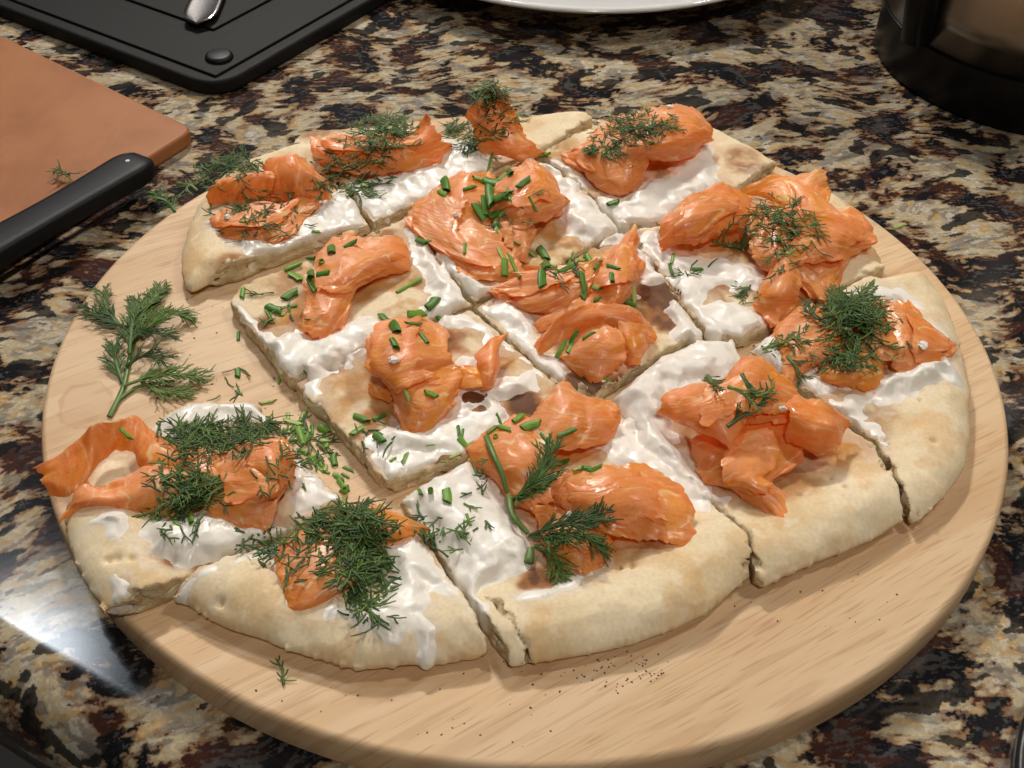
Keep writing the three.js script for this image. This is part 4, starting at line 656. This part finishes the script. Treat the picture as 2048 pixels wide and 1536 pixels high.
sprig('open dill frond topping the mound of chopped dill', [], [[0.007, 1.2, [[1655, 650, 2], [1670, 615, 3], [1668, 590, 3]]], [0.006, 1.2, [[1690, 630, 3], [1715, 605, 3], [1730, 595, 3]]], [0.006, 1, [[1650, 655, 2], [1625, 640, 2], [1615, 615, 2]]], [0.006, 0.6, [[1575, 715, 0.6], [1590, 735, 0.6], [1600, 760, 0.6]]], [0.006, 0.6, [[1525, 700, 0.6], [1560, 690, 0.6], [1600, 675, 0.6]]]]);
sprig('dill frond lying on the granite against the bare rounded crust', [], [[0.007, 1.8, [[350, 425, 0.5], [335, 408, 1], [320, 398, 1]]], [0.006, 1.2, [[395, 385, 1], [380, 375, 1.5], [372, 385, 1]]]]);
// chopped chives: [px, py, direction in the picture, length px, width px, tone 0 dark, 1 mid, 2 pale]
const chiveGeos = [0, 1, 2].map((v) => {
  const n = 12, rings = 5, pos = [], idx = [], uv = [];
  for (const [wall, s] of [[1, 1], [0.72, -1]]) for (let k = 0; k <= rings; k++) for (let i = 0; i < n; i++) {
    const a = i / n * Math.PI * 2, t = k / rings, r = 0.5 * wall * (1 + 0.07 * Math.sin(a * 3 + v * 2 + t * 2)), sl = (v - 1) * 0.16 * Math.cos(a);
    pos.push(t - 0.5 + (t > 0.5 ? sl : -sl * 0.6) * (0.4 + 0.6 * Math.abs(2 * t - 1)), Math.sin(a) * r, Math.cos(a) * r + 0.12 * (v - 1) * Math.sin(t * Math.PI)); uv.push(i / n, t);
  }
  const M = (rings + 1) * n, q = (o, k, i) => o + k * n + (i % n);
  for (let k = 0; k < rings; k++) for (let i = 0; i < n; i++) { idx.push(q(0, k, i), q(0, k, i + 1), q(0, k + 1, i), q(0, k, i + 1), q(0, k + 1, i + 1), q(0, k + 1, i)); idx.push(q(M, k, i), q(M, k + 1, i), q(M, k, i + 1), q(M, k, i + 1), q(M, k + 1, i), q(M, k + 1, i + 1)); }
  for (let i = 0; i < n; i++) { idx.push(q(0, 0, i), q(M, 0, i), q(0, 0, i + 1), q(0, 0, i + 1), q(M, 0, i), q(M, 0, i + 1)); idx.push(q(0, rings, i), q(0, rings, i + 1), q(M, rings, i), q(0, rings, i + 1), q(M, rings, i + 1), q(M, rings, i)); }
  const g = new THREE.BufferGeometry(); g.setAttribute('position', new THREE.Float32BufferAttribute(pos, 3)); g.setAttribute('uv', new THREE.Float32BufferAttribute(uv, 2)); g.setIndex(idx); g.computeVertexNormals(); return g;
});
const chiveStreak = tex(128, 32, (i, j) => { const n = noise(i / 128 * 26, j / 32 * 2, 3); return mix3([0.7, 0.75, 0.7], [1, 1, 1], sm(-0.4, 0.4, n)); }, true);
const chiveMats = [[0.1, 0.24, 0.03], [0.19, 0.37, 0.045], [0.42, 0.52, 0.15]].map((c) => std({ color: lin(...c), map: chiveStreak, roughness: 0.45, specularIntensity: 0.6, side: THREE.DoubleSide }));
const CHIVES = {
  'chopped chive piece beside the flat bent salmon strip': [[701, 491, -10, 30, 16, 0], [663, 503, 88, 24, 24, 0], [623, 518, 30, 20, 16, 0], [643, 525, 999, 6, 20, 1], [584, 536, -20, 36, 24, 1], [592, 557, 30, 36, 26, 1], [621, 552, 85, 38, 22, 0], [646, 550, 5, 32, 20, 0], [625, 573, 60, 26, 18, 0], [582, 593, -30, 36, 24, 0], [586, 614, -10, 20, 12, 0], [549, 620, 20, 34, 24, 0], [558, 629, 20, 28, 14, 1], [539, 632, 60, 26, 13, 0], [485, 588, 100, 20, 14, 1], [845, 485, 30, 32, 24, 0], [613, 747, 45, 22, 10, 0]],
  'long single chive lying on bare toasted bread': [[818, 573, -32, 66, 12, 1]],
  'chopped chive piece on the rounded salmon fold': [[788, 689, 60, 24, 20, 0], [848, 678, 55, 28, 14, 0], [771, 639, 45, 30, 20, 0], [789, 659, 70, 38, 28, 0], [832, 630, -25, 44, 24, 1], [863, 610, -40, 28, 28, 0], [828, 649, -20, 40, 14, 0], [877, 637, 40, 24, 15, 0], [862, 791, 5, 30, 20, 1], [813, 787, 60, 26, 14, 2]],
  'thin chive blade leaning on the cut bread edge above bare wood': [[559, 766, 100, 84, 9, 1], [535, 806, -10, 36, 14, 2]],
  'chopped chive piece fallen on the bare wood': [[475, 748, 88, 18, 16, 0], [477, 673, 92, 20, 10, 0], [479, 786, 30, 18, 9, 0], [590, 782, 90, 14, 9, 0], [586, 847, 15, 44, 16, 2], [607, 830, -60, 22, 14, 2], [603, 875, 70, 42, 22, 1], [624, 861, 90, 22, 12, 0], [648, 862, 30, 28, 22, 1], [651, 882, 0, 22, 18, 2], [668, 923, 80, 24, 20, 0], [679, 957, 25, 24, 13, 0], [690, 986, 999, 16, 18, 1], [687, 1003, 40, 24, 10, 1], [641, 940, 40, 26, 8, 1], [604, 905, 20, 26, 15, 1], [628, 923, 60, 20, 12, 1], [574, 862, 30, 20, 14, 2]],
  'chopped chive piece in the knot on the torn salmon': [[890, 374, 80, 32, 26, 0], [886, 388, 40, 22, 16, 1], [937, 378, -20, 28, 14, 0], [977, 339, -65, 50, 9, 1], [956, 360, 0, 24, 20, 2], [983, 368, 20, 42, 30, 0], [1003, 357, -20, 28, 13, 2], [1019, 347, 80, 42, 20, 0], [981, 394, 80, 40, 26, 0], [1003, 400, 5, 40, 30, 0], [970, 415, 80, 32, 22, 0], [960, 427, 45, 32, 26, 0], [991, 433, 0, 34, 24, 0], [1007, 425, -25, 26, 11, 1], [992, 454, 90, 28, 14, 1], [1048, 368, -30, 32, 18, 0], [1066, 409, 45, 30, 8, 0], [1017, 390, 75, 30, 10, 1], [930, 498, 95, 20, 11, 1], [1034, 488, 20, 16, 12, 0], [1003, 511, 60, 28, 15, 2], [1010, 538, 88, 28, 22, 1], [1027, 530, 60, 40, 10, 1], [1038, 552, 80, 26, 10, 0]],
  'chopped chive piece in the heap of torn salmon strips': [[1085, 510, 60, 34, 22, 0], [1091, 534, 80, 38, 26, 0], [1085, 561, 88, 32, 26, 0], [1067, 512, 20, 22, 15, 1], [1106, 534, 45, 22, 14, 1], [1116, 545, -20, 20, 10, 1], [1137, 538, -30, 46, 15, 0], [1139, 522, -60, 24, 11, 1], [1161, 522, 35, 30, 13, 2], [1178, 520, 60, 24, 17, 1], [1168, 514, 90, 16, 7, 0], [1194, 532, -65, 30, 11, 0], [1225, 536, 28, 32, 12, 0], [1224, 557, 85, 20, 16, 0], [1167, 565, 75, 32, 18, 0], [1167, 586, 100, 24, 18, 0], [1194, 578, 50, 28, 17, 2], [1195, 600, 0, 20, 14, 0], [1268, 584, 80, 38, 15, 2], [1260, 608, 10, 30, 19, 0], [1147, 676, -65, 28, 17, 0], [1122, 700, -50, 36, 20, 1], [1139, 698, -65, 24, 13, 1], [1176, 672, -15, 28, 10, 0], [1212, 759, 0, 22, 9, 1]],
  'chopped chive piece on white cheese beside the frilled salmon': [[1345, 518, -75, 20, 10, 1], [1342, 540, 65, 22, 11, 0], [1394, 540, 0, 22, 17, 0]],
  'chopped chive piece on the white smear below the large smooth salmon fold': [[1226, 409, -5, 26, 22, 0]],
  'chopped chive piece at the cut between the upright and the large smooth salmon': [[1088, 312, 12, 30, 16, 1]],
  'bright chive piece at the rim of the board beside the granite': [[1797, 454, -20, 26, 12, 2]],
  'chopped chive piece on top of the frilled salmon': [[1580, 505, -25, 18, 12, 2]],
  'small chive piece on the back crust slices': [[489, 444, 5, 20, 10, 1], [632, 464, 0, 18, 10, 1], [731, 374, 20, 16, 12, 2]],
  'chopped chive piece on the front corner of the slice beside bare wood': [[721, 840, 30, 36, 20, 0], [759, 836, -25, 32, 15, 0], [716, 863, -35, 34, 19, 1], [757, 879, 40, 28, 22, 0], [758, 866, 35, 30, 7, 0], [862, 891, -5, 28, 9, 1], [917, 864, 80, 28, 11, 0], [925, 867, 100, 20, 8, 0], [925, 887, 45, 26, 17, 1], [942, 887, -35, 16, 10, 2], [809, 917, -65, 24, 12, 1], [787, 920, -30, 16, 9, 1], [910, 912, -25, 26, 14, 2], [886, 924, 0, 12, 9, 1]],
  'chopped chive piece in the row on the spreading salmon sheet': [[997, 839, 60, 22, 9, 0], [1010, 858, 30, 32, 17, 1], [983, 861, -35, 28, 13, 0], [991, 875, 999, 6, 16, 1], [1035, 839, -40, 26, 22, 1], [1062, 856, -10, 42, 28, 1], [1087, 877, 60, 28, 11, 0], [1103, 883, 30, 20, 13, 1], [1131, 868, -20, 40, 20, 0], [1126, 927, 0, 28, 16, 0], [1155, 940, 0, 24, 20, 2], [1172, 938, 10, 28, 18, 0], [1191, 940, -20, 30, 16, 0]],
  'chopped chive piece on the thick white cheese of the dill sprig slice': [[840, 985, 70, 24, 11, 0], [862, 985, 999, 14, 16, 1], [893, 994, 85, 30, 26, 1], [937, 1040, 70, 26, 10, 1]],
  'chive scrap at the foot of the thick dill heap': [[382, 1039, 80, 36, 18, 1], [355, 1048, 30, 16, 12, 1], [250, 868, 30, 30, 14, 1]],
};
for (let k = 0; k < 22; k++) CHIVES['chopped chive piece fallen on the bare wood'].push([rr(565, 690) + (k % 3) * 4, 0, rr(0, 180), rr(12, 26), rr(9, 17), Math.floor(rr(0, 3))]);
for (const q of CHIVES['chopped chive piece fallen on the bare wood']) if (!q[1]) q[1] = 850 + (q[0] - 575) * 0.95 + rr(-34, 26);
for (const [label, list] of Object.entries(CHIVES)) list.forEach(([x, y, deg, len, wid, tone], i) => {
  const q = rest(x, y), a = P(x - 5, y, q.y), b = P(x + 5, y, q.y), pxm = a.distanceTo(b) / 10, standing = deg === 999;
  const m = mesh('chive_piece', chiveGeos[(i + tone) % 3], chiveMats[tone]);
  const rad = deg * Math.PI / 180, e = standing ? V(0, 1, 0.1) : P(x + Math.cos(rad) * 10, y + Math.sin(rad) * 10, q.y).sub(q);
  const L = standing ? len * pxm : Math.max(len, 10) / 10 * e.length() * 0.86, w = wid * pxm * 0.8, dir = e.clone().normalize();
  if (!standing) { const h = heightAt(q.x + dir.x * L * 0.45, q.z + dir.z * L * 0.45) - heightAt(q.x - dir.x * L * 0.45, q.z - dir.z * L * 0.45); dir.y = clamp(h / L, -0.5, 0.5); dir.normalize(); }
  m.quaternion.setFromUnitVectors(V(1, 0, 0), dir);
  m.rotateX(rr(-0.5, 0.5));
  m.scale.set(L, w * 0.85 * (standing ? 1 : rr(0.35, 0.75)), w * 0.88);
  m.position.copy(q); m.position.y += standing ? L * 0.4 : w * 0.22;
  tag(m, label, 'chive', list.length > 1 ? label.replace('piece', 'pieces') : null);
});


// ------------------------------------------------------------------ crumbs on the board
{
  const parts = [], n = [[1235, 1335, 110, 40, 60], [1160, 1340, 160, 60, 30], [980, 1420, 300, 80, 18], [620, 1400, 120, 60, 8], [1620, 1180, 200, 90, 16], [420, 720, 160, 140, 20], [300, 1120, 20, 20, 1]];
  const geo = new THREE.IcosahedronGeometry(1, 0);
  for (const [cx, cy, rx, ry, c] of n) for (let k = 0; k < c; k++) { const a = rr(0, 6.3), r = Math.sqrt(rnd()), q = rest(cx + Math.cos(a) * r * rx, cy + Math.sin(a) * r * ry), s = rr(0.00014, 0.00034); if (q.y > BT + 0.001 || q.y < BT - 0.001) continue; parts.push(geo.clone().scale(s * 1.4, s * 0.8, s).rotateY(rr(0, 6)).translate(q.x, q.y + s * 0.5, q.z)); }
  tag(mesh('bread_crumbs', mergeGeometries(parts), std({ color: lin(0.2, 0.105, 0.05), roughness: 0.9 })), 'tiny dark toasted crumbs strewn on the bare wooden board', 'crumbs', null, 'stuff');
}
// ------------------------------------------------------------------ things round the board
function slab(pts, y0, h, bevel, corner) { // a flat board with rounded corners; pts are [x, z]
  const s = new THREE.Shape(), n = pts.length;
  for (let i = 0; i < n; i++) {
    const p = pts[(i + n - 1) % n], c = pts[i], q = pts[(i + 1) % n], la = Math.hypot(p[0] - c[0], p[1] - c[1]), lb = Math.hypot(q[0] - c[0], q[1] - c[1]);
    const a = [c[0] + (p[0] - c[0]) / la * corner, c[1] + (p[1] - c[1]) / la * corner], b = [c[0] + (q[0] - c[0]) / lb * corner, c[1] + (q[1] - c[1]) / lb * corner];
    i ? s.lineTo(a[0], -a[1]) : s.moveTo(a[0], -a[1]); s.quadraticCurveTo(c[0], -c[1], b[0], -b[1]);
  }
  const g = new THREE.ExtrudeGeometry(s, { depth: h - 2 * bevel, bevelEnabled: true, bevelThickness: bevel, bevelSize: bevel, bevelOffset: -bevel, bevelSegments: 4, curveSegments: 12 });
  g.rotateX(-Math.PI / 2).translate(0, y0 + bevel, 0); return g;
}
{ // brown board at the left with the black-handled knife
  const h = 0.0075, c = P(390, 256, h), a = P(0, 68, h), f = P(120, 425, h);
  const ua = a.clone().sub(c).normalize(), uf = f.clone().sub(c).normalize(), L = 0.42, Wd = 0.3, q = (s, t) => [c.x + ua.x * s + uf.x * t, c.z + ua.z * s + uf.z * t];
  const t = tex(512, 512, (i, j) => { const x = i / 512, y = j / 512, n = fbm(x * 6, y * 6, 2, 4), g = fbm(x * 60, y * 12, 5, 3), sc = Math.abs(noise(x * 9 + y * 3, y * 4 - x * 22, 7)); let k = mix3([0.38, 0.15, 0.052], [0.31, 0.11, 0.036], sm(-0.2, 0.3, n)); k = mix3(k, [0.4, 0.19, 0.1], 0.25 * (1 - sm(0, 0.02, sc))); const s = 1 + 0.1 * g + 0.05 * noise(x * 200, y * 200, 1); return [k[0] * s, k[1] * s, k[2] * s]; }, true);
  t.repeat.set(3, 3);
  tag(mesh('cutting_board', slab([q(0, 0), q(L, 0), q(L, Wd), q(0, Wd)], 0, h, 0.0018, 0.008), std({ map: t, roughness: 0.55, specularIntensity: 0.5 })), 'reddish brown wood fibre cutting board under the black-handled knife', 'board');
  // knife: the handle lies along the front edge of the board
  const kn = group('kitchen_knife'); tag(kn, 'kitchen knife with a black handle resting on the brown board', 'knife');
  const k0 = P(303, 318, h + 0.006), k1 = P(-20, 502, h + 0.006), d = k1.clone().sub(k0).normalize(), len = 0.115;
  const sh = new THREE.Shape(); const w = 0.0094, up = 0.005; sh.absellipse(0, 0, w, up, 0, Math.PI * 2);
  const pos = [], idx = [], N = 26, M = 20, right = V(-d.z, 0, d.x);
  for (let i = 0; i <= N; i++) {
    const s = i / N, e = s < 0.12 ? Math.sqrt(1 - (1 - s / 0.12) ** 2) : 1, wide = (1 + 0.1 * Math.sin(s * 5.5 + 2.2)) * Math.max(e, 0.02), c0 = k0.clone().addScaledVector(d, s * len);
    for (let k = 0; k < M; k++) { const a = k / M * Math.PI * 2, cx = Math.sign(Math.cos(a)) * Math.abs(Math.cos(a)) ** 0.5 * w * wide, cy = Math.sign(Math.sin(a)) * Math.abs(Math.sin(a)) ** 0.5 * up * wide; pos.push(c0.x + right.x * cx, c0.y + cy, c0.z + right.z * cx); }
  }
  for (let i = 0; i < N; i++) for (let k = 0; k < M; k++) { const a = i * M + k, b = i * M + (k + 1) % M; idx.push(a, b, a + M, b, b + M, a + M); }
  for (let k = 1; k < M - 1; k++) idx.push(0, k, k + 1, N * M, N * M + k + 1, N * M + k);
  const g = new THREE.BufferGeometry(); g.setAttribute('position', new THREE.Float32BufferAttribute(pos, 3)); g.setIndex(idx); g.computeVertexNormals();
  mesh('handle', g, std({ color: lin(0.007, 0.0075, 0.009), roughness: 0.5, specularIntensity: 0.35, side: THREE.DoubleSide }), kn);
  const rv = mesh('rivet', new THREE.CylinderGeometry(0.0009, 0.0009, 0.0012, 16), std({ color: lin(0.5, 0.5, 0.5), metalness: 1, roughness: 0.3 }), kn); rv.position.copy(k0).addScaledVector(d, 0.012).add(V(0, up * 0.92, 0));
  const b = k0.clone().addScaledVector(d, len), bl = new THREE.Shape([[0, -0.009], [0.12, -0.009], [0.16, 0.004], [0.13, 0.016], [0, 0.018]].map(([x, y]) => new THREE.Vector2(x, y)));
  const bg = new THREE.ExtrudeGeometry(bl, { depth: 0.0018, bevelEnabled: false }).translate(-0.004, 0, -0.0009); const bm = mesh('blade', bg, std({ color: lin(0.6, 0.6, 0.6), metalness: 1, roughness: 0.25 }), kn);
  bm.quaternion.setFromRotationMatrix(new THREE.Matrix4().makeBasis(d, right, d.clone().cross(right))); bm.position.copy(b);
}
{ // black board at the back with its juice groove and a rubber foot, and a spoon on it
  const h = 0.009, c = P(432, 172, h), a = P(0, 8, h), f = P(735, -2, h), ua = a.clone().sub(c).normalize(), uf = f.clone().sub(c).normalize();
  const q = (s, t) => [c.x + ua.x * s + uf.x * t, c.z + ua.z * s + uf.z * t], black = std({ color: lin(0.011, 0.0105, 0.01), roughness: 0.6, specularIntensity: 0.3 });
  const bg = group('black_cutting_board'); tag(bg, 'black plastic cutting board with a groove and a round corner foot', 'board');
  mesh('slab', slab([q(0, 0), q(0.36, 0), q(0.36, 0.3), q(0, 0.3)], 0, h - 0.0012, 0.002, 0.02), black, bg);
  // raised rim and raised middle leave the groove between them
  const rimShape = (i0, i1) => { const s = new THREE.Shape([q(i0, i0), q(0.36 - i0, i0), q(0.36 - i0, 0.3 - i0), q(i0, 0.3 - i0)].map(([x, z]) => new THREE.Vector2(x, -z))); if (i1) s.holes.push(new THREE.Path([q(i1, i1), q(i1, 0.3 - i1), q(0.36 - i1, 0.3 - i1), q(0.36 - i1, i1)].map(([x, z]) => new THREE.Vector2(x, -z)))); return new THREE.ExtrudeGeometry(s, { depth: 0.0012, bevelEnabled: true, bevelSize: 0.0006, bevelThickness: 0.0005, bevelSegments: 2 }).rotateX(-Math.PI / 2).translate(0, h - 0.0015, 0); };
  mesh('rim', rimShape(0.008, 0.034), black, bg); mesh('centre_panel', rimShape(0.044, 0), black, bg);
  const ft = P(438, 112, h + 0.0012), foot = new THREE.LatheGeometry([[0, 0.0026], [0.005, 0.0025], [0.0066, 0.0018], [0.007, 0.0006], [0.007, 0]].map(([x, y]) => new THREE.Vector2(x, y)), 32);
  const fm = mesh('rubber_foot', foot, std({ color: lin(0.007, 0.007, 0.009), roughness: 0.45, specularIntensity: 0.4, side: THREE.DoubleSide }), bg); fm.position.set(ft.x, h + 0.0002, ft.z);
  const s0 = P(392, 50, h + 0.002), s1 = P(470, -120, h + 0.004), d = s1.clone().sub(s0).normalize(), rt = V(-d.z, 0, d.x), pos = [], idx = [], N = 24, M = 8;
  for (let i = 0; i <= N; i++) { const s = i / N, wd = 0.0088 * (s < 0.12 ? Math.sqrt(1 - (1 - s / 0.12) ** 2) : 1 - 0.55 * sm(0.12, 0.9, s)), L = 0.12 * s; for (const sg of [1, -1]) for (let k = 0; k <= M; k++) { const t = (k / M * 2 - 1), y = h + 0.0018 + 0.004 * s + sg * 0.0007 + 0.0012 * t * t * (1 - s); const p = s0.clone().addScaledVector(d, L).addScaledVector(rt, t * wd); pos.push(p.x, y, p.z); } }
  const W = 2 * (M + 1); for (let i = 0; i < N; i++) for (let k = 0; k < W; k++) { const kk = (k + 1) % W; if (k === M || k === W - 1) continue; const a2 = i * W + k, b2 = i * W + kk; k < M ? idx.push(a2, b2, a2 + W, b2, b2 + W, a2 + W) : idx.push(a2, a2 + W, b2, b2, a2 + W, b2 + W); }
  for (let i = 0; i < N; i++) for (const k of [0, M]) { const a2 = i * W + k, b2 = i * W + M + 1 + k; idx.push(a2, b2, a2 + W, b2, b2 + W, a2 + W); }
  const g = new THREE.BufferGeometry(); g.setAttribute('position', new THREE.Float32BufferAttribute(pos, 3)); g.setIndex(idx); g.computeVertexNormals();
  tag(mesh('spoon', g, std({ color: lin(0.62, 0.6, 0.6), metalness: 1, roughness: 0.22, side: THREE.DoubleSide })), 'steel spoon handle lying on the black board', 'spoon');
}
{ // white plate at the back
  const yR = 0.02, r = 0.14, near = P(1190, 33, yR - 0.004), c = V(near.x, 0, near.z - r);
  const prof = [[0, 0.004], [0.07, 0.004], [0.085, 0.007], [0.105, 0.0145], [r - 0.003, yR], [r, yR - 0.0012], [r - 0.001, yR - 0.003], [0.107, 0.0105], [0.088, 0.003], [0.086, 0], [0.08, 0], [0.078, 0.002], [0, 0.002]].map(([x, y]) => new THREE.Vector2(x, y));
  const p = mesh('white_plate', new THREE.LatheGeometry(prof, 160), std({ color: lin(0.78, 0.78, 0.77), roughness: 0.15, clearcoat: 0.4, side: THREE.DoubleSide })); p.position.copy(c);
  tag(p, 'white glazed plate standing behind the flatbread board', 'plate');
}
{ // steel kettle on a black base at the back right
  const n = P(1850, 200, 0), m = P(1757, 20, 0), r = 0.085, c = V(n.x + 0.071, 0, n.z - 0.044);
  const g = group('kettle'); tag(g, 'tall brushed steel kettle on a glossy black base', 'kettle'); g.position.copy(c);
  const lathe = (a) => new THREE.LatheGeometry(a.map(([x, y]) => new THREE.Vector2(x, y)), 120);
  const blk = std({ color: lin(0.005, 0.005, 0.006), roughness: 0.3, specularIntensity: 0.4 });
  mesh('base', lathe([[0, 0], [r - 0.002, 0], [r, 0.002], [r, 0.025], [r - 0.0003, 0.0263], [0, 0.0265]]), blk, g);
  mesh('body', lathe([[0, 0.0266], [r - 0.0006, 0.0266], [r - 0.0006, 0.045], [r - 0.001, 0.16], [r - 0.02, 0.2], [0, 0.21]]), std({ color: lin(0.3, 0.27, 0.24), metalness: 1, roughness: 0.3, side: THREE.DoubleSide }), g);
  mesh('knob', lathe([[0, 0.24], [0.012, 0.238], [0.016, 0.228], [0.01, 0.212], [0, 0.209]]), blk, g);
  const hc = new THREE.CatmullRomCurve3([V(-r * 0.93, 0.028, 0.034), V(-r * 0.97, 0.05, 0.037), V(-r * 1.02, 0.12, 0.04), V(-r * 0.9, 0.18, 0.034)].map((p) => p));
  mesh('handle', new THREE.TubeGeometry(hc, 30, 0.008, 12), blk, g);
}
{ // black round trivet reaching into the front right corner
  const e = P(2030, 1500, 0.004), r = 0.06, g = new THREE.LatheGeometry([[0, 0], [r - 0.001, 0], [r, 0.001], [r, 0.005], [r - 0.0015, 0.0065], [r - 0.008, 0.0065], [r - 0.009, 0.005], [0, 0.005]].map(([x, y]) => new THREE.Vector2(x, y)), 80);
  const m = mesh('round_trivet', g, std({ color: lin(0.01, 0.01, 0.011), roughness: 0.4 })); m.position.set(e.x + r * 0.92, 0, e.z + r * 0.39);
  tag(m, 'black round trivet at the edge of the granite counter', 'trivet');
}

renderer.render(scene, camera);
